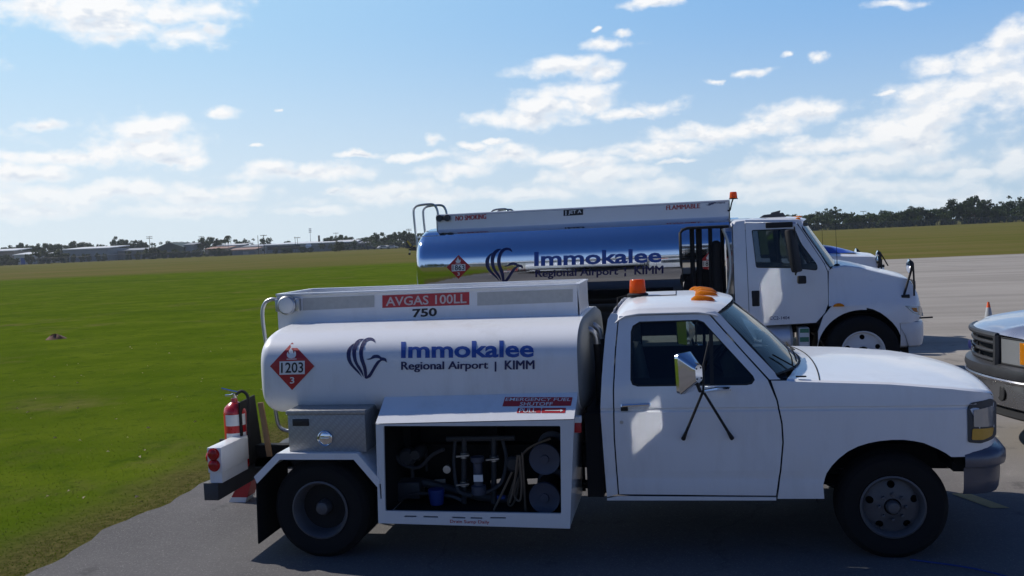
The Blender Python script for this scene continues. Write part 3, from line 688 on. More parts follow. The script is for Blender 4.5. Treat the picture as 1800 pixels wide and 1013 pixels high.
# front bumper swept round the nose
prof = [(-.10, .790), (-.02, .785), (.020, .765), (.040, .735), (.042, .690), (.034, .664), (.012, .656), (.006, .640), (.004, .56), (-.004, .50), (-.020, .468), (-.05, .463)]
path = [(4.535, -.965), (4.60, -.962), (4.68, -.945), (4.745, -.905), (4.795, -.845), (4.828, -.75), (4.85, -.6), (4.868, -.35), (4.875, 0)]
path = path+[(x, -y) for x, y in path[-2::-1]]
def swp(path, prof):
    n = len(path); bm = bm_(); R_ = []
    for i, (x, y) in enumerate(path):
        t = Vector(path[min(i+1, n-1)])-Vector(path[max(i-1, 0)]); nn = Vector((t.y, -t.x)).normalized()
        R_.append([bm.verts.new((x+nn.x*o_, y+nn.y*o_, z)) for o_, z in prof])
    for a, c in zip(R_, R_[1:]):
        for k in range(len(prof)-1): bm.faces.new((a[k], a[k+1], c[k+1], c[k]))
    return bm
mk('front_bumper', swp(path, prof), 'bumper', T)
bm = bm_(); box(bm, 4.56, 4.79, -.6, .6, .55, .74); box(bm, 4.50, 4.62, -.86, .86, .60, .74); mk('bumper_mount', bm, 'frame', T)
# wheels
def disc_holes(bm, r0_, r1_, hcs, hr, y, sgn, cyl, depth=.01):
    ol = ell(0, 0, r1_, r1_, 40); hs = [ell(cx_, cz_, hr[0], hr[1], 14) for cx_, cz_ in hcs]
    if r0_: hs.append(ell(0, 0, r0_, r0_, 20))
    t = panel(ol, lambda x, z: 0.0, hs, (), (), 0)
    for v in t.verts: r = math.hypot(v.co.x, v.co.z); v.co = Vector((cyl.x+v.co.x, cyl.y+sgn*y(r), cyl.z+v.co.z))
    join(bm, t)
def wheel(par, c, R_, W_, rr, sgn, kind, mat='rim', name='wheel', lugs=8):
    """one wheel: c centre of the outer face of the tyre, sgn -1 when the outer face looks to -y"""
    c = Vector(c); ax = (0, sgn, 0)
    bm = bm_()
    s = R_-rr
    pr = [(rr-.01, -.02), (rr+.012, 0.002), (rr+.03*s/.16, .004), (rr+s*.45, .016), (rr+s*.72, .010), (R_-.022, -.012), (R_-.006, -.030), (R_, -.05)]
    k = 0
    for g in np.linspace(.06, W_-.06, 5): pr += [(R_, -g+.010), (R_-.012, -g+.004), (R_-.012, -g-.004), (R_, -g-.010)]
    pr += [(R_, -W_+.05), (R_-.022, -W_+.012), (rr+s*.5, -W_-.01), (rr, -W_+.01)]
    lathe(bm, pr, c, ax, 48); w = mk(name, bm, 'tyre', par, ang=30)
    bm = bm_()
    if kind == 'front':
        lathe(bm, [(rr-.012, -W_*.6), (rr-.025, -.05), (rr-.012, -.022), (rr+.004, -.006), (rr+.006, .006), (rr-.006, .010), (rr-.016, .0), (rr-.028, -.035), (rr-.035, -.06)], c, ax, 40)
        hc = [(.155*math.cos(t)*rr/.216, .155*math.sin(t)*rr/.216) for t in np.arange(5)*2*math.pi/5+.35]
        disc_holes(bm, .058*rr/.216, rr-.03, hc, (.026*rr/.216, .026*rr/.216), lambda r: -.055+.045*max(0, 1-(r/(rr*.95))**3), sgn, c)
        lathe(bm, [(.046, -.03), (.046, .015), (.036, .03), (.02, .034), (0, .034)], c, ax, 20)
        for t in np.arange(lugs)*2*math.pi/lugs: lathe(bm, [(.012, -.02), (.012, .01), (0, .014)], c+Vector((.088*math.cos(t), 0, .088*math.sin(t))), ax, 6)
    else:                       # deep dished dual rim
        lathe(bm, [(rr-.012, -W_), (rr-.03, -.10), (rr-.014, -.024), (rr+.004, -.006), (rr+.006, .006), (rr-.006, .010), (rr-.018, -.004), (rr-.034, -.05), (rr-.04, -.11), (rr-.055, -.135)], c, ax, 40)
        hc = [(.128*math.cos(t)*rr/.216, .128*math.sin(t)*rr/.216) for t in np.arange(5)*2*math.pi/5+.2]
        disc_holes(bm, .05, rr-.05, hc, (.026, .026), lambda r: -.135-.01*max(0, 1-(r/.1)**2), sgn, c)
        lathe(bm, [(.056, -.14), (.056, -.06), (.045, -.03), (.02, -.02), (0, -.02)], c, ax, 18)
        for t in np.arange(lugs)*2*math.pi/lugs: lathe(bm, [(.012, -.15), (.012, -.12), (0, -.115)], c+Vector((.085*math.cos(t), 0, .085*math.sin(t))), ax, 6)
    mk('rim', bm, mat, w)
    bm = bm_(); lathe(bm, [(0, -W_*.55), (rr-.03, -W_*.55), (rr-.03, -W_*.62), (0, -W_*.62)], c, ax, 24); mk('brake_drum', bm, 'frame', w)
    return w
fw = at(1571, 896, Y=-.95); FZ = .368
wheel(T, (fw.x, -.93, FZ), .372, .20, .213, -1, 'front'); wheel(T, (fw.x, .93, FZ), .372, .20, .213, 1, 'front')
rwx = at(563, 901, Y=-1.15).x
for s in (-1, 1):
    wheel(T, (rwx, s*1.15, FZ), .372, .20, .213, s, 'rear'); wheel(T, (rwx, s*.90, FZ), .372, .20, .213, s, 'inner')
# chassis: rails, axles, inner arches
bm = bm_()
for s in (-1, 1): box(bm, -.9, 4.6, s*.43-.04, s*.43+.04, .52, .70)
for x in (-.6, .9, 2.2, 3.2, 4.5): box(bm, x, x+.08, -.42, .42, .54, .66)
tube(bm, [(rwx, -.8, FZ), (rwx, .8, FZ)], .055, 12); tube(bm, [(fw.x, -.8, FZ-.02), (fw.x, .8, FZ-.02)], .045, 10); lathe(bm, [(0, -.16), (.12, -.13), (.17, 0), (.12, .13), (0, .16)], (rwx, 0, FZ), (0, 1, 0), 16)
tube(bm, [(rwx, 0, .42), (2.9, 0, .50)], .05, 10); box(bm, 2.9, 4.35, -.33, .33, .50, .95, .05); box(bm, 2.2, 3.3, .45, .85, .36, .56, .03)
tube(bm, curve([(4.1, -.35, .45), (3.0, -.5, .36), (2.1, -.5, .36), (1.2, .1, .46), (.2, .35, .62), (-.8, .5, .5)]), .035, 8); box(bm, 1.98, 2.10, -.86, .86, .40, 1.02); box(bm, -.25, .45, -.62, .62, .60, .74); mk('chassis', bm, 'frame', T)  # wide box behind the cab: added dark filler hiding the sunlit ground
for s in (-1, 1):
    bm = bm_(); gridf(bm, np.linspace(.62, math.pi, 15), (.45, .975), lambda t, y: Vector((fw.x+.50*math.cos(t), s*y, .40+.455*math.sin(t)))); mk('wheel_liner', bm, 'frame', T)
# ---- clearance lights and beacon
for v in (-.66, -.32, 0, .32, .66):
    p = roofp(2.80, v); bm = bm_(); zf = p.z-.006
    gridf(bm, np.linspace(0, 1, 9), np.linspace(0, math.pi, 9), lambda u, t: Vector((p.x-.085+.175*u, p.y-.038*math.cos(t)*(.35+.65*math.sin(math.pi*min(1, u*.9+.12))), zf+.046*math.sin(t)*(1-u)**.35*(.35+.65*min(1, u*5)))))
    gridf(bm, (0, 1), (-1, 1), lambda u, t: Vector((p.x-.085+.175*u, p.y+.03*t, zf)))
    mk('clearance_light', bm, 'amber', T)
bc = at(1121, 519, Y=-.1); zb = roofp(bc.x, -.1).z
bm = bm_(); lathe(bm, [(0, -.01), (.085, -.01), (.085, .012), (.070, .022), (0, .022)], (bc.x, -.1, zb), (0, 0, 1), 24); bb = mk('beacon', bm, 'frame', T)
bm = bm_(); lathe(bm, [(.064, .02), (.066, .03), (.060, .120), (.052, .130), (0, .132)], (bc.x, -.1, zb), (0, 0, 1), 24); mk('beacon_lens', bm, 'orange', bb)
bm = bm_(); lathe(bm, [(.022, .02), (.03, .06), (.03, .10), (0, .11)], (bc.x, -.1, zb), (0, 0, 1), 12); mk('beacon_reflector', bm, 'chrome', bb)
bm = bm_(); tube(bm, [(bc.x-.08, -.1, zb+.004), (bc.x-.16, -.12, zb-.01), (2.2, -.2, 1.745), (2.15, -.2, 1.6)], .005, 5); tube(bm, [roofp(2.36, -.30)+Vector((0, 0, .003)), roofp(2.62, -.30)+Vector((0, 0, .003)), roofp(2.62, .3)+Vector((0, 0, .003))], .004, 5); mk('beacon_cable', bm, 'frame', T)
# ---- door mirror: tapering bright housing, glass to the rear, arms and struts
for s in (-1, 1):
    a_ = math.radians(33.5); nb = Vector((math.cos(a_), -math.sin(a_), .035)).normalized(); tv = Vector((math.sin(a_), math.cos(a_), 0)); zv = tv.cross(nb)*-1
    c0 = at(1201, 655.5, Y=-1.30)
    def fl(p): return Vector((p.x, p.y*(1 if s < 0 else -1), p.z))
    def ring(d, w_, h_, oz=0, ot=0): return [fl(c0+nb*d+tv*(ot+x)+zv*(oz+z)) for x, z in rnd([(-w_/2, -h_/2), (w_/2, -h_/2), (w_/2, h_/2), (-w_/2, h_/2)], .03, 4)]
    bm = bm_(); R_ = [[bm.verts.new(p) for p in ring(*q_)] for q_ in ((-.004, .172, .268), (.022, .178, .272), (.105, .10, .13), (.122, .082, .110))]
    for x, y in zip(R_, R_[1:]):
        for k in range(len(x)): bm.faces.new((x[k], x[(k+1) % len(x)], y[(k+1) % len(x)], y[k]))
    bm.faces.new(R_[-1]); mm = mk('mirror', bm, 'chrome', T, ang=28)
    bm = bm_(); bm.faces.new([bm.verts.new(p) for p in ring(.001, .166, .262)]); mk('mirror_glass', bm, 'mirror', mm)
    for x in (-.026, .026):
        for z in (-.034, .034): bm = bm_(); lathe(bm, [(.006, 0), (.005, .004), (0, .005)], fl(c0+nb*.122+tv*x+zv*z), fl(nb), 8); mk('screw', bm, 'frame', mm)
    piv = at(1236, 688, Y=-1.27)
    bm = bm_(); tube(bm, [fl(p) for p in (at(1236, 692, Y=-1.27), at(1237, 640, Y=-1.25), at(1246, 600, Y=-1.2))], .007, 6); tube(bm, [fl(piv+Vector((-.02, 0, .0))), fl(c0+nb*.10+zv*-.06)], .012, 6)
    for p in ((1201, 772), (1287, 771)):
        e_ = ob(*p, .012); tube(bm, [fl(piv), fl(e_+(piv-e_)*.16), fl(e_)], [.009, .010, .016], 8)
    mk('mirror_strut', bm, 'black', mm)
    bm = bm_(); e_ = ob(1282, 684, .012); tube(bm, [fl(piv), fl((piv+e_)/2+Vector((0, 0, .006))), fl(e_)], [.012, .017, .014], 8); obox(bm, fl(ob(1272, 683.5, .012)), (Vector((1, 0, 0)), Vector((0, 1, 0)), zv), (.10, .03, .028), .008); mk('mirror_arm', bm, 'chrome', mm)

# ---- the tank
TZ, TA, TB, TN = 1.350, .985, .358, 3.7
def tky(x, z):
    d = min(.999, abs(z-TZ)/TB); return -TA*(1-d**TN)**(1/TN)
def tring(k, x, n=64):
    out = []
    for i in range(n):
        t = 2*math.pi*i/n; c_, s_ = math.cos(t), math.sin(t); e_ = 2/TN
        out.append(Vector((x, TA*k[0]*math.copysign(abs(c_)**e_, c_), TZ+TB*k[1]*math.copysign(abs(s_)**e_, s_))))
    return out
def loft(bm, rings, cap=True):
    R_ = [[bm.verts.new(p) for p in q_] for q_ in rings]
    for a, c in zip(R_, R_[1:]):
        for k in range(len(a)): bm.faces.new((a[k], a[(k+1) % len(a)], c[(k+1) % len(a)], c[k]))
    if cap: bm.faces.new(R_[0]); bm.faces.new(R_[-1])
    return R_
bm = bm_()
loft(bm, [tring(k, x) for k, x in (((.3, .25), -.535), ((.6, .5), -.530), ((.82, .74), -.522), ((.92, .87), -.512), ((.965, .94), -.496), ((.988, .975), -.474), ((.998, .995), -.448), ((1, 1), -.42), ((1, 1), .5), ((1, 1), 1.2), ((1, 1), 1.955))], True)
tank = mk('tank', bm, 'tank', T, ang=32)
bm = bm_(); loft(bm, [tring(k, x) for k, x in (((.992, .985), 1.953), ((.985, .97), 1.966), ((.95, .93), 1.985), ((.75, .75), 2.005), ((.3, .3), 2.012))], True); mk('tank_head', bm, 'darkface', tank, ang=60)
# rail box round the manholes on top
bm = bm_(); yr_ = .352; x0, x1, zb_, zt = -.600, 1.905, 1.655, 1.934
for s in (-1, 1):
    prism(bm, [(x0, s*yr_, zb_), (x0, s*yr_, zt), (x1, s*yr_, zt), (x1+.02, s*yr_, zb_)], (0, -s*.012, 0)); box(bm, x0, x1, s*yr_-.022, s*yr_+.022, zt, zt+.016, .004)
box(bm, x0-.012, x0, -yr_, yr_, zb_-.03, zt); box(bm, x1, x1+.012, -yr_, yr_, zb_, zt); box(bm, x0-.02, x0+.02, -yr_, yr_, zt+.001, zt+.015); box(bm, x1-.02, x1+.02, -yr_, yr_, zt+.001, zt+.015)
rail = mk('rail', bm, 'white', T)
bm = bm_(); lathe(bm, [(0, 0), (.23, 0), (.23, .05), (.20, .08), (0, .09)], (.7, 0, 1.70), (0, 0, 1), 24); lathe(bm, [(0, 0), (.10, 0), (.10, .12), (0, .13)], (1.4, 0, 1.69), (0, 0, 1), 16); mk('manhole', bm, 'steel', T)
# work lamp on the rail
bm = bm_(); p = at(509, 536, Y=-yr_)
lathe(bm, [(0, -.0), (.062, .0), (.075, .02), (.078, .065), (.068, .074)], p, (0, -1, 0), 24)
for s in (-1, 1): box(bm, p.x+s*.088-.02, p.x+s*.088+.02, p.y-.05, p.y, p.z-.052, p.z+.052, .008)
lamp = mk('work_lamp', bm, 'steel', T); bm = bm_(); lathe(bm, [(.068, .070), (.04, .078), (0, .082)], p, (0, -1, 0), 20); mk('lamp_glass', bm, 'white_decal', lamp)
# ladder hoop behind the tank
bm = bm_()
for y in (-.36, -.02):
    tube(bm, curve([(-.60, y, 1.90), (-.66, y, 1.905), (-.72, y, 1.87), (-.745, y, 1.78), (-.735, y, 1.6), (-.70, y, 1.3), (-.68, y, 1.0), (-.66, y, .85), (-.60, y, .80), (-.5, y, .80)], 6), .016, 10)
for z in (1.05, 1.3, 1.55): tube(bm, [(-.70, -.36, z), (-.70, -.02, z)], .013, 8)
mk('ladder', bm, 'steel', T)
# pipes coming out of the tank head
for y in (-.50, -.16):
    bm = bm_(); tube(bm, curve([(1.94, y, 1.60), (2.0, y, 1.60), (2.045, y, 1.56), (2.06, y, 1.48)], 6), .026, 10); mk('vent_pipe', bm, 'steel', T)
    bm = bm_(); tube(bm, curve([(2.06, y, 1.49), (2.066, y, 1.3), (2.06, y, 1.0), (2.05, y, .7)], 6), .030, 10); mk('drain_hose', bm, 'black', T)
# tank saddles
for x in (-.3, .5, 1.2, 1.8): bm = bm_(); box(bm, x, x+.07, -.62, .62, .70, 1.06); mk('tank_saddle', bm, 'frame', T)
# ---- markings on the tank
def ot(px, py, off): return on(px, py, tky, off)
def lettering(s, bold, tl, tr, br, bl, fn, off, mat, par, cuts=6, dbl=0):
    bm = decal([text2d(s, bold)], quadmap(tl, tr, br, bl, fn, off), cuts)
    for k in range(1, 3 if dbl else 1):                     # heavier strokes: further passes a hair to the side and a hair prouder
        sh = lambda p: (p[0]+dbl*k*.5, p[1]); join(bm, decal([text2d(s, bold)], quadmap(sh(tl), sh(tr), sh(br), sh(bl), fn, off+.0006*k), cuts))
    return mk('lettering', bm, mat, par, ang=0, recalc=False)
lettering('Immokalee', .028, (705, 601), (938.5, 598), (938.5, 628.5), (705, 630), ot, .003, 'blue', tank)
lettering('Regional Airport', .008, (705, 636), (857.5, 635), (857.0, 652.5), (705, 655), ot, .003, 'navy', tank, 6, .9)
lettering('|', .008, (869.5, 636), (872.5, 636), (872.5, 653.5), (869.5, 653.5), ot, .003, 'navy', tank, 1)
lettering('KIMM', 0, (887, 634), (938.2, 633.5), (938.2, 649), (887, 650), ot, .003, 'navy', tank, 6, 1.4)
EAGLE = [[(843,568),(820,581),(800,600),(785,624),(779,650),(780,680),(785,705),(797,730),(812,750),(835,776),(860,800),(905,845),(880,800),(858,773),(838,750),(823,724),(815,700),(811,675),(812,650),(816,628),(822,605)],
 [(920,533),(898,532),(880,535),(860,548),(845,565),(832,592),(825,620),(824,650),(828,680),(836,712),(850,740),(868,770),(890,800),(918,845),(914,818),(905,790),(890,762),(872,735),(862,708),(857,680),(855,652),(858,625),(864,600),(875,575),(900,548)],
 [(1012,567),(1010,550),(1003,535),(990,526),(975,522),(957,522),(940,527),(923,536),(910,550),(897,574),(888,600),(882,625),(880,650),(884,682),(890,710),(902,742),(912,770),(919,800),(925,850),(945,850),(945,815),(942,780),(935,750),(925,720),(917,695),(912,670),(911,645),(913,620),(919,596),(928,575),(940,558),(955,548),(970,544),(985,548),(1000,556)],
 [(935,697),(953,694),(970,690),(981,680),(990,668),(1005,663),(1020,662),(1034,663),(1045,668),(1060,682),(1076,684),(1090,688),(1099,695),(1103,705),(1104,726),(1096,718),(1085,712),(1072,710),(1060,712),(1048,724),(1035,740),(1022,760),(1010,780),(985,825),(972,842),(955,852),(945,856),(935,857),(925,850),(945,835),(960,818),(975,795),(988,772),(1000,750),(1012,732),(1025,715),(1038,706),(1050,700),(1042,692),(1030,690),(1017,689),(1005,690),(985,697),(970,702),(955,703)]]
def eagle(x0, y0, sc, fn, off, mat, par): mk('emblem', pxdecal([[(x0+x/sc, y0+y/sc) for x, y in q_] for q_ in EAGLE], fn, off, 7), mat, par, ang=0, recalc=False)
eagle(440, 480, 4.604, ot, .003, 'navy', tank)
FLAME = [(0, -.42), (-.20, -.40), (-.32, -.28), (-.34, -.10), (-.26, .04), (-.22, -.08), (-.14, -.14), (-.20, .08), (-.10, .26), (.02, .46), (.00, .26), (.10, .12), (.16, -.08), (.22, .02), (.24, .12), (.33, -.04), (.33, -.22), (.24, -.36)]
def placard(cx_, cy_, hw_, hh, num, fn, off, par, tilt=0):
    def D(k): return [[(cx_-hw_*k, cy_+tilt), (cx_, cy_-hh*k), (cx_+hw_*k, cy_-tilt), (cx_, cy_+hh*k)]]
    pl = mk('placard', pxdecal(D(1), fn, off, 6), 'red', par, ang=0, recalc=False)
    w_ = hw_*.57
    mk('number_panel', pxdecal([[(cx_-w_, cy_-hh*.20+tilt*.5), (cx_+w_, cy_-hh*.23-tilt*.5), (cx_+w_, cy_+hh*.33-tilt*.5), (cx_-w_, cy_+hh*.36+tilt*.5)]], fn, off+.002, 4), 'white_decal', pl, ang=0, recalc=False)
    q_ = hw_*.50
    mk('lettering', decal([text2d(num, .014)], quadmap((cx_-q_, cy_-hh*.15), (cx_+q_, cy_-hh*.17), (cx_+q_, cy_+hh*.27), (cx_-q_, cy_+hh*.29), fn, off+.004), 4), 'blk_decal', pl, ang=0, recalc=False)
    mk('lettering', decal([text2d('3', .012)], quadmap((cx_-hw_*.10, cy_+hh*.46), (cx_+hw_*.10, cy_+hh*.45), (cx_+hw_*.10, cy_+hh*.72), (cx_-hw_*.10, cy_+hh*.73), fn, off+.004), 3), 'white_decal', pl, ang=0, recalc=False)
    fl_ = [(cx_+x*hw_*.62-hw_*.03, cy_-hh*.58-y*hh*.60) for x, y in FLAME]
    mk('flame_symbol', pxdecal([fl_, [(cx_-hw_*.25, cy_-hh*.31), (cx_+hw_*.20, cy_-hh*.32), (cx_+hw_*.20, cy_-hh*.29), (cx_-hw_*.25, cy_-hh*.28)]], fn, off+.004, 4), 'white_decal', pl, ang=0, recalc=False)
    return pl
placard(513.5, 644, 39, 42, '1203', ot, .004, tank)
def orl(px, py, off): return at(px, py, Y=-yr_-off)
lab = mk('label_panel', pxdecal([[(672, 519.5), (825, 513.5), (825, 536), (672, 541.5)]], orl, .002), 'redfade', rail, ang=0, recalc=False)
lettering('AVGAS 100LL', .016, (678, 522.5), (820, 516.5), (820, 533), (678, 538.5), orl, .004, 'whitefade', lab, 1)
lettering('750', .03, (725, 543.5), (768, 541), (768, 556), (725, 558.5), orl, .003, 'blk_decal', rail, 1)
for q_ in ([(532, 524.5), (658, 519.5), (658, 540), (532, 546)], [(839, 514.5), (1007, 508.5), (1007, 531), (839, 537.5)]):
    mk('faded_panel', pxdecal([q_], orl, .002), 'ghost', rail, ang=0, recalc=False)
# ---- pump compartment
CX0, CX1, CY, CB = .482, 1.925, -1.20, .284
CT = 1.036
cyf = lambda x, z: CY
fr = [(at(660.5, 747, Y=CY).x, 1.021), (at(1009, 738, Y=CY).x, 1.046), (at(1002, 930, Y=CY).x, .272), (at(665, 920, Y=CY).x, .291)]
op = pxz(rnd([(674, 749), (985, 749), (986.5, 903.5), (677, 898.5)], 3), cyf)
slots = [pxz([(x0, y0), (x1, y1), (x1, y1+2.6), (x0, y0+2.6)], cyf) for x0, y0, x1, y1 in ((710.5, 906.5, 732, 906.8), (744, 907, 770, 908), (794.5, 908.5, 818, 909.4), (827, 909.4, 848, 910), (861.5, 909.2, 889, 909.4), )]
slots.append(pxz([(666.8, 851), (669.5, 851), (671, 877), (668.4, 877)], cyf))
bm = panel(fr, cyf, [op]+slots, (), (), .022)
cab = mk('pump_compartment', bm, 'cream', T, ang=20)
bm = bm_(); xa, xb = fr[0][0], fr[1][0]; yb_, zb2 = -.895, 1.232
# sloped lid, sides, floor and a back wall with gaps in it
def lid(u, v): return Vector((xa+(xb-xa)*u+.012*v*(u > .5), CY-.004+(yb_-CY)*v, (1.024+.024*u)+(zb2-1.036)*v+.004))
gridf(bm, (0, .25, .5, .75, 1), (0, .35, .7, 1), lid); mk('lid', bm, 'white', cab, recalc=False)
def xs_(s, z): a_, b_ = (fr[0], fr[3]) if s == 0 else (fr[1], fr[2]); return a_[0]+(b_[0]-a_[0])*(a_[1]-z)/(a_[1]-b_[1])
bm = bm_()
for s, o0, t in ((0, .001, .012), (1, -.013, .012)):
    prism(bm, [(xs_(s, z)+o0, y, z) for y, z in ((CY+.0225, .28), (CY+.0225, 1.026), (yb_, zb2-.012), (-.70, zb2-.1), (-.34, .95), (-.34, .28))], (t, 0, 0))
box(bm, CX0+.02, fr[2][0]-.02, CY+.024, -.36, CB+.004, CB+.018)
mk('compartment_shell', bm, 'cream', cab)
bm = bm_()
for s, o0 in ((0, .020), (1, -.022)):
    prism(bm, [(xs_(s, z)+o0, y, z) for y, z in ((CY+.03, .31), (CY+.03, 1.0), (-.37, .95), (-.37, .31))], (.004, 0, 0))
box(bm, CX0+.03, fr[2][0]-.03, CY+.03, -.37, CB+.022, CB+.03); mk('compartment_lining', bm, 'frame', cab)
bk_ = lambda x, z: -.36
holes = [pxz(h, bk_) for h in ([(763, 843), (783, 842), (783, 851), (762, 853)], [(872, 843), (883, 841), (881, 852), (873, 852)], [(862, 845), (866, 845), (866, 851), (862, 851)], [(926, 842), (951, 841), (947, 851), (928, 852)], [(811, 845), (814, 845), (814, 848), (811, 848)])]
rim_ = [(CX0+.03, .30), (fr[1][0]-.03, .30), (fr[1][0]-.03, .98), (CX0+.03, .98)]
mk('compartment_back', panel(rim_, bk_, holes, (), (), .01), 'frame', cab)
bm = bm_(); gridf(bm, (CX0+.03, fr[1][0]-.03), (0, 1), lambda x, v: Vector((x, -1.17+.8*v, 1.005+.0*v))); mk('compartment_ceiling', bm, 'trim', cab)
for cy_ in (808, 876):
    bm = bm_(); p = at(957, cy_, Y=-1.02); lathe(bm, [(0, 0), (.03, 0), (.032, -.012), (.09, -.010), (.112, 0), (.116, -.01), (.116, -.02), (.07, -.03), (.07, -.40), (.116, -.41), (.116, -.43), (0, -.43)], p, (0, -1, 0), 32); hr_ = mk('hose_reel', bm, 'reel', cab)
    bm = bm_(); lathe(bm, [(.07, -.05)]+[(.085+.012*(k % 2), -.05-.03*k) for k in range(11)]+[(.07, -.37)], p, (0, -1, 0), 24); mk('hose', bm, 'black', hr_)
Yh = -1.0
bm = bm_()
for pts in (((968, 771), (940, 782), (924, 793), (916, 806), (909, 830), (899, 860), (893, 884), (900, 888), (909, 868), (914, 832), (913, 800)), ((918, 796), (920, 830), (922, 866), (924, 898)), ((913, 800), (917, 850), (914, 880), (904, 870), (912, 840)), ((900, 830), (886, 860), (868, 897)), ((910, 800), (904, 850), (896, 884))):
    tube(bm, curve([at(x, y, Y=Yh+.02*k) for k, (x, y) in enumerate(pts)], 5), .009, 6)
mk('hose', bm, 'beige', cab)
bm = bm_()
for x in (816, 868):
    tube(bm, [at(x, 770, Y=-.8), at(x, 885, Y=-.8)], .022, 10)
tube(bm, [at(785, 772, Y=-.8), at(905, 770, Y=-.8)], .02, 8); tube(bm, [at(690, 846, Y=-.7), at(745, 848, Y=-.7)], .03, 8); tube(bm, [at(745, 848, Y=-.7), at(840, 872, Y=-.7), at(900, 880, Y=-.7)], .035, 8)
mk('pipework', bm, 'dkgrey', cab)
bm = bm_(); p = at(842, 868, Y=-.92); lathe(bm, [(0, 0), (.055, 0), (.055, .06), (.034, .07), (.034, .235), (.05, .245), (.05, .28), (0, .29)], p, (0, 0, 1), 20); fv = mk('filter_vessel', bm, 'reel', cab)
bm = bm_(); p = at(840, 840, Y=-.985); box(bm, p.x-.033, p.x+.036, p.y, p.y+.012, p.z-.03, p.z+.02); mk('filter_label', bm, 'white_decal', fv)
bm = bm_(); p = at(768, 886, Y=-.9); lathe(bm, [(0, 0), (.05, 0), (.062, .10), (.062, .115), (.045, .12), (0, .12)], p, (0, 0, 1), 18); mk('pump_motor', bm, 'bluepl', cab)
bm = bm_(); p = at(881, 874, Y=-.95); box(bm, p.x-.03, p.x+.03, p.y-.02, p.y+.02, p.z-.012, p.z+.012, .005); mk('valve_handle', bm, 'bluepl', cab)
bm = bm_(); p = at(787, 824, Y=-.85); lathe(bm, [(0, 0), (.030, 0), (.030, .03), (0, .032)], p, (0, -1, 0), 18); mk('gauge', bm, 'steel', cab)
# the rest of the plumbing, mostly lost in the dark
for x_, y_, z_, r, h in ((720, 800, -.7, .07, .10), (905, 812, -.75, .06, .09), (742, 790, -.62, .05, .2)):
    bm = bm_(); p = at(x_, y_, Y=z_); lathe(bm, [(0, 0), (r*.8, 0), (r, .015), (r, h*.8), (r*.7, h), (0, h)], p, (0, -1, 0), 20); lathe(bm, [(r*.25, 0), (r*.25, .2)], p+Vector((0, h*.5, 0)), (0, 0, -1), 8); mk('flow_meter', bm, 'dkgrey', cab)
for pts_ in (((690, 790), (705, 815), (735, 822), (760, 800), (780, 790)), ((800, 775), (798, 820), (806, 862), (830, 872)), ((884, 775), (890, 810), (880, 850), (850, 868)), ((700, 880), (735, 868), (790, 872), (812, 880))):
    bm = bm_(); tube(bm, curve([at(x_, y_, Y=-.78-.04*k) for k, (x_, y_) in enumerate(pts_)], 6), .014, 8); mk('fuel_line', bm, 'dkgrey', cab)
for x_, y_ in ((816, 800), (868, 806), (816, 850)):
    bm = bm_(); p = at(x_, y_, Y=-.83); lathe(bm, [(.034, -.02), (.034, .02)], p, (0, 0, 1), 12); tube(bm, [p, p+Vector((0, -.05, 0))], .008, 6); tube(bm, [p+Vector((-.05, -.05, 0)), p+Vector((.05, -.05, .01))], .009, 6); mk('valve', bm, 'steel', cab)
bm = bm_(); p = at(720, 862, Y=-.80); box(bm, p.x-.10, p.x+.08, p.y, p.y+.16, p.z-.07, p.z+.06, .01); mk('control_box', bm, 'dkgrey', cab)
# notices on the sloped lid
def olid(px, py, off):
    y = -1.05
    for _ in range(20):
        p = at(px, py, Y=y); v = (y-CY)/(yb_-CY); zt_ = 1.036+.004+(zb2-1.036)*v+off
        y = y+(zt_-p.z)*-.35 if False else y
        # plane of the lid: z = 1.04 + k (y - CY)
        k = (zb2-1.036)/(yb_-CY); d = ray(px, py); t = (1.0300+.024*(px-660)/349+off+k*(CAM.y-CY)-CAM.z)/(d.z-k*d.y); return CAM+d*t
nb_ = mk('warning_panel', pxdecal([[(888, 698), (1006.5, 698.5), (1003.5, 713.5), (883, 714.5)]], olid, .003), 'red', cab, ang=0, recalc=False, label='red emergency shutoff notice')
lettering('EMERGENCY FUEL', .004, (890, 699.2), (1004, 699.6), (1002.5, 705), (888, 705), olid, .005, 'white_decal', nb_, 1)
lettering('SHUTOFF', .008, (915, 707), (972, 707), (971, 713.2), (913, 713.6), olid, .005, 'white_decal', nb_, 1)
nb2 = mk('warning_panel', pxdecal([[(911, 717), (951.5, 717), (950, 726), (908, 726)], [(953, 717), (995, 717), (993, 726), (951.5, 726)]], olid, .003), 'red', cab, ang=0, recalc=False, label='red pull notice with an arrow')
lettering('PULL', .01, (914, 718), (943, 718), (942, 725.2), (912, 725.2), olid, .005, 'white_decal', nb2, 1)
mk('arrow', pxdecal([[(958, 721), (985, 721), (985, 719.2), (990, 721.6), (985, 724), (985, 722.2), (958, 722.2)]], olid, .005), 'white_decal', nb2, ang=0, recalc=False)
def ocf(px, py, off): return at(px, py, Y=CY-off)
lettering('Drain Sump Daily', .008, (791, 913.8), (860, 915.3), (860, 922.6), (791, 921), ocf, .003, 'red', cab, 1)
bm = bm_(); p = at(1014, 748, Y=-1.12); box(bm, p.x-.02, p.x+.03, -1.135, -1.09, p.z-.05, p.z+.02, .004); sw = mk('shutoff_switch', bm, 'red', T)
bm = bm_(); box(bm, p.x-.018, p.x+.034, -1.137, -1.09, p.z+.021, p.z+.066, .004); mk('switch_cover', bm, 'white_decal', sw)
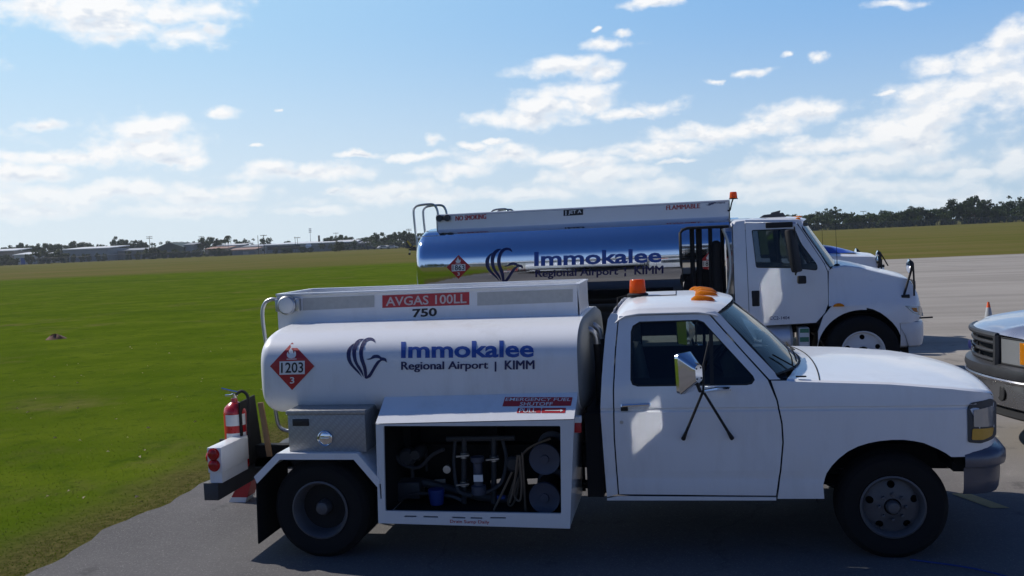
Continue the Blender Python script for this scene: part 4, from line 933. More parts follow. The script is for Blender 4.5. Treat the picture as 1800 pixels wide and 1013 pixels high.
# ---- tread plate toolbox
tx0, tx1 = at(505, 760, Y=-1.15).x, at(643, 760, Y=-1.15).x
bm = bm_(); box(bm, tx0+.006, tx1-.004, -1.145, -.72, .806, 1.085, .006); tb = mk('toolbox', bm, 'tread', T)
bm = bm_(); box(bm, tx0-.004, tx1+.004, -1.156, -.71, 1.086, 1.118, .006); mk('toolbox_lid', bm, 'tread', tb)
bm = bm_(); p = at(572, 770.5, Y=-1.147); lathe(bm, [(0, .0), (.030, .0), (.052, .004), (.058, .012), (.052, .016), (.046, .006), (.030, .012), (0, .014)], p, (0, -1, 0), 24); box(bm, p.x-.035, p.x+.035, p.y-.022, p.y-.012, p.z-.008, p.z+.008, .003); mk('latch', bm, 'chrome', tb)
bm = bm_(); a, c = at(514, 737, Y=-1.148), at(543, 749, Y=-1.148); box(bm, a.x, c.x, -1.152, -1.14, c.z, a.z, .002); mk('toolbox_label', bm, 'blk_decal', tb)
# ---- rear mudguards: folded sheet over the duals, rubber flap behind
for s in (-1, 1):
    pts = [(at(px, py, Y=-1.2).x, at(px, py, Y=-1.2).z) for px, py in ((447, 838), (487, 797), (628, 797), (668, 844))]
    pts2 = [(at(px, py, Y=-1.2).x, at(px, py, Y=-1.2).z) for px, py in ((665, 858), (622, 808), (492, 808), (452, 850))]
    bm = bm_(); prism(bm, [(x, s*1.205, z) for x, z in pts+pts2], (0, -s*.02, 0))
    for a, c in zip(pts, pts[1:]): prism(bm, [(a[0], s*1.204, a[1]-.002), (c[0], s*1.204, c[1]-.002), (c[0], s*1.204, c[1]-.012), (a[0], s*1.204, a[1]-.012)], (0, -s*.56, 0))
    mk('mudguard', bm, 'white', T, ang=20)
    bm = bm_(); prism(bm, [(-.468, s*1.20, .655), (-.482, s*1.20, .125), (-.474, s*1.20, .118), (-.455, s*1.20, .65)], (0, -s*.54, 0)); mk('mud_flap', bm, 'flap', T)
# flat deck between mudguards and the rear cross-member, bumper beam with light boxes
bm = bm_(); box(bm, -.28, .45, -.70, .70, .735, .755); mk('deck', bm, 'frame', T)
bm = bm_(); box(bm, -.955, -.835, -1.1, 1.1, .417, .552, .004)
for s in (-1, 1): box(bm, -.9, -.5, s*.43-.04, s*.43+.04, .5, .6)
rb = mk('rear_bumper', bm, 'dkgrey', T)
for s in (-1, 1):
    bm = bm_(); box(bm, -.907, -.792, *sorted((s*1.10, s*.655)), .633, .826, .004); box(bm, -.90, -.80, *sorted((s*1.09, s*.67)), .552, .634); lb = mk('light_box', bm, 'white', T)
    for z in (.778, .692):
        bm = bm_(); lathe(bm, [(.046, 0), (.048, .012), (.042, .012), (.040, .024), (.025, .032), (0, .034)], (-.850, s*1.10, z), (0, s, 0), 20); mk('side_light', bm, 'redlens', lb)
    bm = bm_(); lathe(bm, [(.05, 0), (.05, .012), (.042, .03), (.025, .04), (0, .043)], (-.907, s*1.03, .74), (-1, 0, 0), 20); mk('tail_light', bm, 'redlens', lb)
bm = bm_(); prism(bm, [(-.835, -.70, .555), (-.835, -.70, 1.10), (-.835, -.43, 1.115), (-.835, -.33, .555)], (.012, 0, 0)); mk('bracket_plate', bm, 'frame', T)
# ---- fire extinguisher standing on the rear beam, held by a strap
EX = Vector((-.905, -.63, .552)); E_ = root('fire_extinguisher', tuple(EX), 'red fire extinguisher with white labels standing behind the white tail light box', 'fire extinguisher')
bm = bm_(); lathe(bm, [(0, 0), (.080, 0), (.090, .012), (.090, .46), (.080, .50), (.050, .53), (.028, .545), (.024, .575), (0, .575)], EX, (0, 0, 1), 28); bt = mk('cylinder', bm, 'extred', E_)
for z0, z1, w0, w1 in ((.36, .45, -.9, 1.1), (.17, .30, -.9, 1.1)):
    bm = bm_(); gridf(bm, np.linspace(-1.15+w0, -1.15+w1, 10), (z0, z1), lambda t, z: EX+Vector((.0915*math.cos(t), .0915*math.sin(t), z))); mk('label', bm, 'white_decal', bt)
bm = bm_(); tube(bm, [EX+Vector((.0, 0, .57)), EX+Vector((0, 0, .61))], .02, 10); tube(bm, [EX+Vector((.045, 0, .615)), EX+Vector((-.01, 0, .625)), EX+Vector((-.10, -.01, .652))], [.012, .014, .011], 6); tube(bm, [EX+Vector((.03, 0, .60)), EX+Vector((-.075, 0, .595))], .009, 6); mk('valve', bm, 'chrome', E_)
bm = bm_(); tube(bm, curve([EX+Vector(p) for p in ((.02, 0, .605), (.07, .0, .63), (.115, .0, .60), (.125, 0, .52), (.112, .0, .40), (.108, 0, .25))], 6), .013, 8); mk('hose', bm, 'black', E_)
bm = bm_(); lathe(bm, [(.091, .205), (.096, .205), (.096, .240), (.091, .240)], EX, (0, 0, 1), 28); box(bm, EX.x-.14, EX.x-.07, EX.y-.02, EX.y+.0, EX.z+.207, EX.z+.238); mk('strap', bm, 'black', E_)
# ---- weathered board leaning at the back, red and white board on the ground
bm = bm_(); a, c = Vector((-.60, -.62, .78)), Vector((-.50, -.66, 1.20))
obox(bm, Vector((-.605, -.72, .885)), (Vector((1, 0, .12)).normalized(), Vector((0, 1, 0)), Vector((-.12, 0, 1)).normalized()), (.045, .02, .44), .003); mk('board', bm, 'wood', loc=(-.605, -.72, .755), label='narrow brown wooden board propped upright at the rear of the white tank', cat='wooden board')
g0 = at(402, 884, Z=0); bm = bm_()
R0 = root('wheel_chock', (g0.x+.1, g0.y, 0), 'red wheel chock with white foot and handle on the pavement behind rear bumper', 'wheel chock')
y0_ = g0.y
q0 = [(g0.x-.0, .0), (g0.x+.165, .0), (g0.x+.255, .245), (g0.x+.150, .245)]
bm = bm_(); prism(bm, [(x, y0_, z) for x, z in [(q0[0][0]+.03, .052), (q0[1][0]+.02, .052), (q0[2][0], .245), (q0[3][0], .245)]], (0, .16, 0)); mk('body', bm, 'red', R0, ang=20)
bm = bm_(); prism(bm, [(x, y0_-.004, z) for x, z in [(q0[0][0], .0), (q0[1][0], .0), (q0[1][0]+.02, .052), (q0[0][0]+.03, .052)]], (0, .168, 0)); mk('foot', bm, 'white_decal', R0, ang=20)
bm = bm_(); tube(bm, curve([(q0[3][0]+.03, y0_+.08, .24), (q0[3][0]+.06, y0_+.08, .29), (q0[2][0]-.02, y0_+.08, .24)], 5), .008, 6); mk('handle', bm, 'black', R0)
# ================================================================== jet fuel trucks (the near one and its neighbour behind)
IY, IC = 6.10, 7.20                       # near face of the cab, centre line
def jet_truck(dx, dy, label, flat):
    base = Vector((1.2, IC, 0)); off = Vector((dx, dy, 0))
    J = root('fuel_truck', tuple(base+off), label, 'fuel truck', ); ORG[J.name] = base
    def ihw(z): return float(np.interp(z, [.5, .9, 1.3, 1.72, 2.40, 2.5], [0, 0, 0, .02, .13, .16]))
    def icab(x, z): return IY+ihw(z)
    XF_, XE_ = 5.70, 6.08
    def ihood(x, z):
        y = IY-.06+float(np.interp(z, [.9, 1.15, 1.30, 1.5, 1.75], [0, .0, .05, .10, .14]))+.10*max(0, (x-4.8)/1.3)*float(np.interp(z, [1.0, 1.5], [.2, 1]))
        if x > XF_: t = min(1, (x-XF_)/(XE_-XF_)); y += .34*(1-math.sqrt(max(0, 1-t**2.3)))
        return y
    def mir(p): return Vector((p.x, 2*IC-p.y, p.z))
    ZC_ = [.9, 1.15, 1.3, 1.72, 2.0, 2.2, 2.4]
    XC_ = list(np.linspace(XF_+.03, XE_-.01, 8))
    def both(name, ol, yf, mat, holes=(), zc=ZC_, xc=(), thick=.015, par=None, far=True):
        o0 = None
        for m_ in ((0, 1) if far else (0,)):
            bm = panel(ol, yf, holes, zc, xc, thick)
            if m_:
                for v in bm.verts: v.co.y = 2*IC-v.co.y
            o = mk(name, bm, mat, par or J); o0 = o0 or o
        return o0
    zs_ = (lambda x: float(np.interp(x, [4.5, 5.03, 5.85, 6.0, 6.08], [1.76, 1.75, 1.70, 1.60, 1.3]))) if flat else (lambda x: float(np.interp(x, [4.6, 4.80, 5.03, 5.22, 5.53, 5.87, 5.94, 6.02, 6.08], [1.69, 1.705, 1.735, 1.705, 1.614, 1.515, 1.462, 1.30, 1.0])))
    # cab
    WI = rnd([(1321, 404.5), (1397, 402), (1408, 428), (1437, 466), (1437, 476), (1393, 471.5), (1329, 471)], [3, 6, 8, 5, 6, 4, 4], 4)
    DO = [(1310, 392), (1400, 393), (1408, 404), (1448, 463), (1454.5, 478), (1456, 534), (1450, 550), (1434.5, 567.5), (1338, 573), (1325, 566), (1317.5, 556)]
    for m_ in (0, 1):
        def F(bm):
            if m_:
                for v in bm.verts: v.co.y = 2*IC-v.co.y
            return bm
        d = mk('door', F(panel(pxz(DO, icab), icab, [pxz(WI, icab)], ZC_, (), .03)), 'white', J)
        mk('window', F(panel(pxz(WI, icab), lambda x, z: icab(x, z)+.015, (), (), (), 0)), 'glass', d)
        inn = [((x-1375)*.975+1375, (y-440)*.955+440) for x, y in WI]
        mk('window_seal', F(panel(pxz(WI, icab), lambda x, z: icab(x, z)-.003, [pxz(inn, icab)], (), (), .008)), 'black', d)
        mk('window_bar', F(panel(pxz([(1393, 403), (1397, 403), (1400, 472), (1396, 472)], icab), lambda x, z: icab(x, z)-.001, (), (), (), .015)), 'black', d)
        a, c = on(1320.5, 511, icab, .01), on(1336.5, 539.5, icab, .01)
        bm = bm_(); box(bm, a.x, c.x, a.y, a.y+.03, c.z, a.z, .018); h = mk('handle', F(bm), 'black', d)
        bm = bm_(); a, c = on(1346, 394.5, icab, .03), on(1394, 399.5, icab, .03); box(bm, a.x, c.x, a.y, a.y+.04, c.z, a.z+.02, .012); mk('grab_rail', F(bm), 'black', J)
        # west-coast mirror with its small spot mirror
        a, c = at(1383.5, 403.5, Y=IY-.30), at(1408, 479, Y=IY-.30)
        mn = Vector((.862, -.484, .15)).normalized(); mt = Vector((.484, .862, 0)).normalized(); mz = mn.cross(mt)
        mc_ = Vector(((a.x+c.x)/2, a.y+.05, (a.z+c.z)/2))
        bm = bm_(); obox(bm, mc_, (mn, mt, mz), (.09, .235, a.z-c.z), .03); mm = mk('mirror', F(bm), 'black', J)
        bm = bm_(); bm.faces.new([bm.verts.new(mc_-mn*.0455+mt*x+mz*z) for x, z in rnd([(-.095, -.29), (.095, -.29), (.095, .29), (-.095, .29)], .05, 4)]); mk('mirror_glass', F(bm), 'mirror', mm)
        bm = bm_(); a2, c2 = at(1402, 485.5, Y=IY-.28), at(1418, 499, Y=IY-.28); box(bm, a2.x, c2.x, a2.y, a2.y+.09, c2.z, a2.z, .02, 3); mk('spot_mirror', F(bm), 'black', mm)
        bm = bm_(); x_ = (a.x+c.x)/2
        tube(bm, [(x_+.02, a.y+.06, a2.z+.01), (x_+.02, a.y+.06, a.z+.02), (x_+.06, IY+.1, a.z+.03)], .012, 6); tube(bm, [(x_+.02, a.y+.06, c.z-.02), (x_+.10, IY+.02, c.z+.05)], .012, 6); mk('mirror_arm', F(bm), 'black', mm)
        if not m_:
            fnc = lambda px, py, o_: on(px, py, icab, o_)
            mk('lettering', decal([text2d('CC2-1404', .01)], quadmap((1353, 556.5), (1388, 556), (1388, 561.5), (1353, 562.5), fnc, .003), 1), 'navy', d, ang=0, recalc=False)
    both('cab_side', pxz([(1288, 399), (1293, 390), (1309, 388), (1309, 392), (1316.5, 556), (1324, 567), (1337, 574.5), (1337, 600), (1296, 602), (1291, 500)], icab), icab, 'white')
    both('pillar', pxz([(1401, 386.5), (1408, 388), (1412, 397), (1452, 464), (1459, 472.5), (1455.5, 477), (1449.5, 463), (1409.5, 403.5), (1401, 391.5), (1310, 390.5), (1310, 387)], icab), icab, 'white')
    def wsf(v, u):
        xb, zb_, yb__ = 4.80, 1.70, 1.06; xt, zt_, yt = 4.435, 2.335, .965
        return Vector((xb+(xt-xb)*v+(.26-.06*v)*(1-abs(u)**2.2), IC+(yb__+(yt-yb__)*v)*u, zb_+(zt_-zb_)*v))
    bm = bm_(); gridf(bm, np.linspace(0, 1, 6), np.linspace(-1, 1, 19), wsf); mk('windshield', bm, 'wsglass', J, ang=80)
    bm = bm_(); tube(bm, [wsf(0, u) for u in np.linspace(-1, 1, 17)]+[wsf(v, 1) for v in (.3, .6, .9)]+[wsf(1, u) for u in np.linspace(1, -1, 17)]+[wsf(v, -1) for v in (.9, .6, .3, .0)], .022, 6); mk('windshield_seal', bm, 'black', J)
    def rfp(x, v):
        s = 1 if v >= 0 else -1; v = abs(v); t = (x-3.44)/(4.46-3.44)
        e_ = 2.425-.05*max(0, (t-.8)/.2)**2-.06*max(0, (.1-t)/.1)**2
        z = e_+.05*(1-v**3) if v < .97 else e_-.035
        return Vector((x+.16*(1-abs(v)**2.2)*max(0, (t-.4)/.6), IC+s*.975*min(v, 1), z))
    bm = bm_(); gridf(bm, [3.44, 3.46, 3.54, 3.7, 4.0, 4.26, 4.38, 4.43, 4.46], [-1, -.97, -.92, -.8, -.5, 0, .5, .8, .92, .97, 1], rfp); rf = mk('roof', bm, 'white', J, ang=55)
    for v in (-.86, -.3, 0, .3, .86): bm = bm_(); p = rfp(4.38, v); lathe(bm, [(.038, -.02), (.034, .008), (.015, .02), (0, .022)], p, (0, 0, 1), 10); mk('clearance_light', bm, 'amber', rf)
    bm = bm_(); prism(bm, [(3.9, IC-.5, 2.46), (3.98, IC-.5, 2.51), (4.25, IC-.5, 2.53), (4.3, IC-.5, 2.46)], (0, .18, 0)); prism(bm, [(4.12, IC+.3, 2.46), (4.16, IC+.3, 2.55), (4.30, IC+.3, 2.58), (4.27, IC+.3, 2.46)], (0, .05, 0)); mk('air_horn', bm, 'dkgrey', rf)
    bm = bm_(); gridf(bm, (.62, 1.2, 1.72, 1.85), (-1.07, 0, 1.07), lambda z, y: Vector((3.47, IC+y*(1-.02*(z > 1.6)), z)))
    for s in (-1, 1): gridf(bm, (1.85, 2.42), (.80, 1.0), lambda z, y: Vector((3.47, IC+s*y, z)))
    gridf(bm, (2.28, 2.42), (-.8, .8), lambda z, y: Vector((3.47, IC+y, z))); mk('cab_back', bm, 'white', J)
    bm = bm_(); gridf(bm, (1.85, 2.28), (-.8, .8), lambda z, y: Vector((3.474, IC+y, z))); mk('rear_window', bm, 'glass', J)
    bm = bm_()
    for s in (-1, 1): gridf(bm, (3.5, 4.74), (.9, 1.66), lambda x, z: Vector((x, IC+s*1.03, z)))
    gridf(bm, (3.5, 4.9), (-1.03, 1.03), lambda x, y: Vector((x, IC+y, .96))); gridf(bm, (.96, 1.66), (-1.03, 1.03), lambda z, y: Vector((4.86, IC+y, z))); gridf(bm, (.96, 1.8), (-1.03, 1.03), lambda z, y: Vector((3.5, IC+y, z)))
    prism(bm, [(4.5, IC-1.02, 1.5), (4.55, IC-1.02, 1.68), (4.86, IC-1.02, 1.70), (4.86, IC-1.02, 1.3)], (0, 2.04, 0)); mk('cab_lining', bm, 'trim', J)
    for y in (-.5, .5): bm = bm_(); box(bm, 3.75, 4.15, IC+y-.26, IC+y+.26, 1.2, 1.36, .05); box(bm, 3.66, 3.80, IC+y-.25, IC+y+.25, 1.36, 2.02, .05); mk('seat', bm, 'seat', J)
    # hood: wings with the wheel arch, top, nose
    arch = [(1457, 538.5), (1480, 539), (1503, 539), (1520, 540.5), (1535, 544), (1548, 550), (1559, 558), (1569, 567), (1577, 577), (1583, 589)]
    ol = pxz([(1457, 474), (1456.5, 500), (1457, 534)]+arch, ihood)+[(5.72, .90), (5.9, .90), (6.0, .92), (6.08, .95)]+[(x, zs_(x)-.018) for x in np.linspace(6.08, 4.86, 20)]
    both('front_wing', ol, ihood, 'white', (), [.9, 1.0, 1.15, 1.22, 1.3, 1.4, 1.5, 1.6, 1.7], XC_)
    def hp(x, v):
        s = 1 if v >= 0 else -1; v = abs(v); b_ = IC-ihood(x, zs_(x)-.018); z = zs_(x)+.05*(1-(v/.9)**2) if v < .9 else zs_(x)-.006*((v-.9)/.08)**2
        if v > .99: z = zs_(x)-.018
        return Vector((x+(.16*(1-v*v)*max(0, (5.0-x)/.25) if x < 5.0 else 0)+.05*(1-v*v)*max(0, (x-5.5)/.5), IC+s*b_*v, z))
    bm = bm_(); yv = [0, .3, .6, .75, .84, .9, .94, .975, 1.0]
    gridf(bm, [4.80, 4.9, 5.03, 5.22, 5.4, 5.53, 5.7, 5.87, 5.94, 5.99, 6.03, 6.06, 6.08], [-v for v in yv[::-1]]+yv[1:], hp); hd = mk('hood', bm, 'white', J, ang=50)
    bm = bm_(); gridf(bm, (.92, 1.2, 1.45), np.linspace(-1, 1, 11), lambda z, v: Vector((6.065+.05*(1-v*v), IC+.62*v, z))); mk('grille', bm, 'dkgrey', J)
    for s in (-1, 1):                        # rear part of the arch: light inner fender reaching down beside the step
        cx_, cz_ = 5.22, .50
        bm = bm_(); pts = [(cx_+.62*math.cos(t), cz_+.60*math.sin(t)) for t in np.linspace(1.47, 3.02, 13)]; p2 = [(4.62, .62), (4.62, .80), (4.70, 1.02), (4.82, 1.165), (5.28, 1.165)]
        prism(bm, [(x, IC+s*1.145, z) for x, z in pts+p2], (0, -s*.05, 0)); mk('inner_fender', bm, 'white', J)
        bm = bm_(); gridf(bm, np.linspace(-.1, math.pi+.1, 15), (.55, 1.14), lambda t, y: Vector((cx_+.615*math.cos(t), IC+s*y, cz_+.60*math.sin(t)))); mk('wheel_liner', bm, 'frame', J)
        hq = pxz(rnd([(1590, 537.5), (1619, 538.5), (1623, 556), (1606, 551)], 2, 3), ihood)
        bm = panel(hq, lambda x, z: ihood(x, z)-.008, (), (), XC_, .006)
        if s > 0:
            for v in bm.verts: v.co.y = 2*IC-v.co.y
        hl_ = mk('headlight', bm, 'rlens', J)
        hq = pxz(rnd([(1602, 541), (1611, 541), (1613, 549), (1606, 547)], 1, 3), ihood); bm = panel(hq, lambda x, z: ihood(x, z)-.013, (), (), XC_, .004)
        if s > 0:
            for v in bm.verts: v.co.y = 2*IC-v.co.y
        mk('turn_signal', bm, 'amber', hl_)
        bm = bm_(); p = on(1474, 536.5, ihood, .0); gridf(bm, np.linspace(0, math.pi, 9), (0, .03), lambda t, d: Vector((p.x+.075*math.cos(t), (p.y-d) if s < 0 else 2*IC-(p.y-d), p.z+.048*math.sin(t)-.02)))
        bm.faces.new([bm.verts.new(Vector((p.x+.075*math.cos(t), (p.y-.03) if s < 0 else 2*IC-(p.y-.03), p.z+.048*math.sin(t)-.02))) for t in np.linspace(0, math.pi, 9)]); mk('side_marker', bm, 'amber', J)
        # hood mirror on its tripod
        b0 = on(1592, 521, ihood, 0); tp = Vector((at(1606, 464, Y=IY+.05).x, IY+.08, at(1606, 464, Y=IY+.05).z))
        if flat: b0 = b0+Vector((.12, .03, .25)); tp = tp+Vector((.0, 0, .02))
        def G(p): return p if s < 0 else mir(p)
        bm = bm_(); tube(bm, [G(b0+Vector((-.03, 0, -.01))), G(tp)], .016, 6); tube(bm, [G(b0+Vector((.12, .03, .0))), G(b0.lerp(tp, .5)+Vector((.06, 0, 0))), G(tp)], .013, 6); tube(bm, [G(b0+Vector((-.06, 0, -.006))), G(b0+Vector((.05, .0, .0)))], .026, 6); hm = mk('hood_mirror', bm, 'black', J)
        mc = Vector((at(1598, 468, Y=IY+.03).x, IY+.06, at(1598, 468, Y=IY+.03).z))+(Vector((.0, 0, .02)) if flat else Vector())
        bm = bm_(); lathe(bm, [(0, .07), (.06, .06), (.095, .02), (.10, 0)], G(mc), (1, 0, 0), 20); tube(bm, [G(mc+Vector((.05, 0, 0))), G(tp)], .014, 6); mk('mirror_shell', bm, 'black', hm)
        bm = bm_(); lathe(bm, [(.098, 0), (.06, -.02), (0, -.028)], G(mc), (1, 0, 0), 20); mk('mirror_glass', bm, 'mirror', hm)
    bm = bm_(); p = hp(4.93, -.86); tube(bm, [p, p+Vector((0, 0, .1)), p+Vector((-.01, 0, .62))], [.008, .004, .002], 5); lathe(bm, [(.05, 0), (.03, .02), (0, .03)], p, (0, 0, 1), 10); mk('antenna', bm, 'black', J)
    # bumper
    pth = [(5.73, IY-.02), (5.83, IY-.01), (5.92, IY+.0), (5.99, IY+.04), (6.05, IY+.12), (6.09, IY+.25), (6.12, IY+.5), (6.13, IC)]; pth = pth+[(x, 2*IC-y) for x, y in pth[-2::-1]]
    mk('front_bumper', swp(pth, [(-.05, .91), (0, .90), (.012, .86), (.012, .66), (-.005, .57), (-.04, .545), (-.07, .545)]), 'cream', J)
    bm = bm_(); box(bm, 5.7, 6.0, IC-.9, IC+.9, .56, .88); tube(bm, [(6.0, IY+.02, .955), (6.18, IY+.06, .957)], .012, 5); mk('bumper_mount', bm, 'frame', J)
    for s in (-1, 1):
        wheel(J, (5.22, IC+s*1.17, .50), .505, .27, .295, s, 'front', 'rimw', lugs=10)
        wheel(J, (.35, IC+s*1.19, .50), .505, .25, .295, s, 'rear', 'rimw', lugs=10); wheel(J, (.35, IC+s*.88, .50), .505, .25, .295, s, 'inner', 'rimw', lugs=10)
    bm = bm_()
    for s in (-1, 1): box(bm, -1.1, 5.9, IC+s*.42-.04, IC+s*.42+.04, .72, .98)
    for x in (-1.0, .35, 1.6, 2.8, 4.2, 5.6): box(bm, x, x+.1, IC-.4, IC+.4, .74, .94)
    tube(bm, [(.35, IC-.9, .5), (.35, IC+.9, .5)], .08, 12); tube(bm, [(5.22, IC-.9, .48), (5.22, IC+.9, .48)], .06, 10); box(bm, 4.7, 5.8, IC-.4, IC+.4, .6, 1.4, .05); box(bm, -.9, 2.6, IC-.85, IC+.85, 1.0, 1.14); mk('chassis', bm, 'frame', J)
    # fuel tank, steps and battery box under the door
    for s in (-1, 1):
        bm = bm_(); tube(bm, [(3.62, IC+s*.86, .68), (3.66, IC+s*.86, .68), (4.24, IC+s*.86, .68), (4.28, IC+s*.86, .68)], [.2, .25, .25, .2], 24); mk('diesel_tank', bm, 'alu', J)
        bm = bm_(); a, c = at(1404, 576, Y=IY+.05), at(1424, 612, Y=IY+.05); box(bm, a.x, c.x, *sorted((IC+s*1.05, IC+s*.7)), .5, a.z, .02); bx_ = mk('battery_box', bm, 'cream', J)
        if s < 0:
            for y0, y1 in ((578, 585), (593, 601)):
                bm = bm_(); a2, c2 = at(1406, y0, Y=IY+.05), at(1422, y1, Y=IY+.05); box(bm, a2.x, c2.x, IC-1.053, IC-1.045, c2.z, a2.z); mk('label', bm, 'grnlab', bx_)
    # polished barrel, hood over the pump bay, catwalk box on top
    bz, ba, bb_, bn = 1.92, 1.16, .625, 2.7
    def ity(x, z): d = min(.999, abs(z-bz)/bb_); return IC-ba*(1-d**bn)**(1/bn)
    def ring(k, x, n=72):
        out = []
        for i in range(n):
            t = 2*math.pi*i/n; c_, s_ = math.cos(t), math.sin(t); e_ = 2/bn
            out.append(Vector((x, IC+ba*k*math.copysign(abs(c_)**e_, c_), bz+bb_*k*math.copysign(abs(s_)**e_, s_))))
        return out
    XB = 3.30 if flat else 2.735
    XW = 2.7 if flat else 3.475
    XR = -1.085
    bm = bm_(); loft(bm, [ring(k, x) for k, x in ((.25, -1.34), (.6, -1.335), (.82, -1.32), (.92, -1.295), (.97, -1.26), (.993, -1.215), (1, -1.16), (1, 0), (1, 1.5), (1, XB))], True); tk = mk('tank', bm, 'polish', J, ang=32)
    bm = bm_(); ts = [t for t in np.linspace(.18, math.pi-.18, 33)]
    def can(x, t, k=1.0):
        c_, s_ = math.cos(t), math.sin(t); e_ = 2/bn; return Vector((x, IC+ba*k*math.copysign(abs(c_)**e_, c_), bz+bb_*k*abs(s_)**e_))
    tmin = next(t for t in np.linspace(0, 1.5, 400) if can(0, t).z > 2.36)
    gridf(bm, (XB, 3.0, 3.44), np.linspace(tmin, math.pi-tmin, 33), lambda x, t: can(x, t)); gridf(bm, (XB, 3.44), np.linspace(tmin, math.pi-tmin, 33), lambda x, t: can(x, t, .985)); mk('pump_bay_hood', bm, 'polish', tk, ang=32)
    # black edge trim round the bay opening
    for s in (-1, 1):
        bm = bm_()
        yq = lambda z: (ity(0, z)-.004) if s < 0 else 2*IC-ity(0, z)+.004
        tube(bm, [(XB-.01, yq(z), z) for z in (1.4, 1.6, 1.92, 2.1, 2.22, 2.29)]+[(XB+.03, yq(2.335), 2.335), (XB+.10, yq(2.36), 2.36), (3.0, yq(2.36), 2.36), (3.43, yq(2.36), 2.36)], .022, 8)
        mk('bay_trim', bm, 'black', tk)
    bm = bm_()
    for px, r__, yy_ in ((1217, .035, 6.35), (1229, .045, 6.4), (1249, .030, 6.3), (1270, .03, 6.5)):
        p = at(px, 470, Y=yy_); tube(bm, [(p.x, yy_, .9), (p.x+.01, yy_, 2.36)], r__, 8)
    p = at(1260, 470, Y=6.28); tube(bm, [(p.x, 6.28, 2.16), (p.x, 6.28, 2.12), (p.x, 6.28, .9)], [.03, .075, .075], 10); mk('pump_pipe', bm, 'frame', J)
    bm = bm_(); lathe(bm, [(0, 0), (.30, 0), (.30, .03), (.16, .05), (.16, .5), (.30, .52), (.30, .55), (0, .55)], (3.05, 6.45, 1.42), (0, 1, 0), 24); box(bm, XB+.02, 3.42, 6.3, 8.1, .95, 1.16); mk('hose_reel', bm, 'frame', J)
    bm = bm_(); p = at(1277, 470, Y=6.16); tube(bm, curve([(3.34, 6.16, 2.33), (3.41, 6.16, 2.1), (3.43, 6.16, 1.7), (3.36, 6.16, 1.3)], 5), .022, 8); mk('frame_tube', bm, 'steel', J)
    yr2 = .56
    zt_ = lambda x: 2.735
    bm = bm_()
    for s in (-1, 1):
        y = IC+s*yr2; prism(bm, [(XR, y, 2.44), (XR+.01, y, 2.735), (XW, y, 2.745), (XW, y, 2.44)], (0, -s*.014, 0)); tube(bm, [(XR+.01, y, 2.735), (XW, y, 2.745)], .016, 6); box(bm, XR, XW, *sorted((y, y+s*.05)), 2.46, 2.475)
    box(bm, XR, XR+.014, IC-yr2, IC+yr2, 2.44, 2.73); box(bm, XW-.015, XW, IC-yr2, IC+yr2, 2.44, 2.74); wk = mk('catwalk_box', bm, 'alu', J)
    if dx == 0:
        fr_ = lambda px, py, o_: at(px, py, Y=IC-yr2-o_)
        ft = lambda px, py, o_: on(px, py, ity, o_)
        L = lambda s, b, q_, fn, o_, m_, par, cu=1, dbl=0: lettering(s, b, *q_, fn, o_, m_, par, cu, dbl)
        L('NO SMOKING', 0, ((800.5, 380), (854, 376.5), (854, 385), (800.5, 388.5)), fr_, .004, 'red', wk, 1, .8)
        L('FLAMMABLE', 0, ((1171, 361.5), (1230, 358), (1230, 366), (1171, 369.5)), fr_, .004, 'red', wk, 1, .8)
        jp = mk('label_panel', pxdecal([[(990.5, 369), (1025, 367), (1025, 378), (990.5, 380)], ], fr_, .004), 'blk_decal', wk, ang=0, recalc=False)
        L('JET A', .012, ((999, 370.3), (1022, 368.8), (1022, 376.5), (999, 378)), fr_, .006, 'white_decal', jp)
        mk('stripe', pxdecal([[(994, 370), (995.5, 370), (995.5, 379), (994, 379)]], fr_, .006), 'white_decal', jp, ang=0, recalc=False)
        mk('emblem', pxdecal([[(1240, 360.5), (1246, 360), (1252, 357), (1262, 353.8), (1275, 353), (1262, 355), (1253, 358.6), (1247, 361.6)]], fr_, .004), 'navy', wk, ang=0, recalc=False)
        L('SkyTrans', .012, ((1246, 355.5), (1274.5, 354), (1274.5, 359), (1244, 361)), fr_, .005, 'navy', wk)
        L('Immokalee', .028, ((939, 443), (1163, 436.5), (1163, 461.5), (939, 468.5)), ft, .004, 'blue', tk, 8)
        L('Regional Airport', .008, ((941, 475), (1086, 470.5), (1086, 487), (941, 491.5)), ft, .004, 'navy', tk, 6, .8)
        L('|', .008, ((1097.5, 470.5), (1100.5, 470.3), (1100.5, 486), (1097.5, 486.5)), ft, .004, 'navy', tk, 1)
        L('KIMM', 0, ((1115, 468.5), (1165, 467), (1165, 481), (1115, 483)), ft, .004, 'navy', tk, 6, 1.3)
        x0, y0, s_ = 440, 480, 4.604
        mk('emblem', pxdecal([[(853+((x-779)/325)*66, 436+((y-522)/335)*61.5-((x-779)/325)*.8) for x, y in q_] for q_ in EAGLE], ft, .004, 8), 'navy', tk, ang=0, recalc=False)
        placard(806, 469.5, 21, 21, '1863', ft, .004, tk, .5)
    else:
        ft = lambda px, py, o_: on(px, py, lambda x, z: ity(x-dx, z)+dy, o_)-off
        placard(1246, 462.5, 19, 19, '1863', ft, .004, tk, .5)
        # blue roof band and blue raised hood centre
        bm = bm_(); tube(bm, [rfp(x, -.99)+Vector((0, -.02, .03)) for x in (3.5, 3.9, 4.3, 4.44)], .035, 8); tube(bm, [rfp(x, .99)+Vector((0, .02, .03)) for x in (3.5, 3.9, 4.3, 4.44)], .035, 8); mk('roof_band', bm, 'roofblue', J)
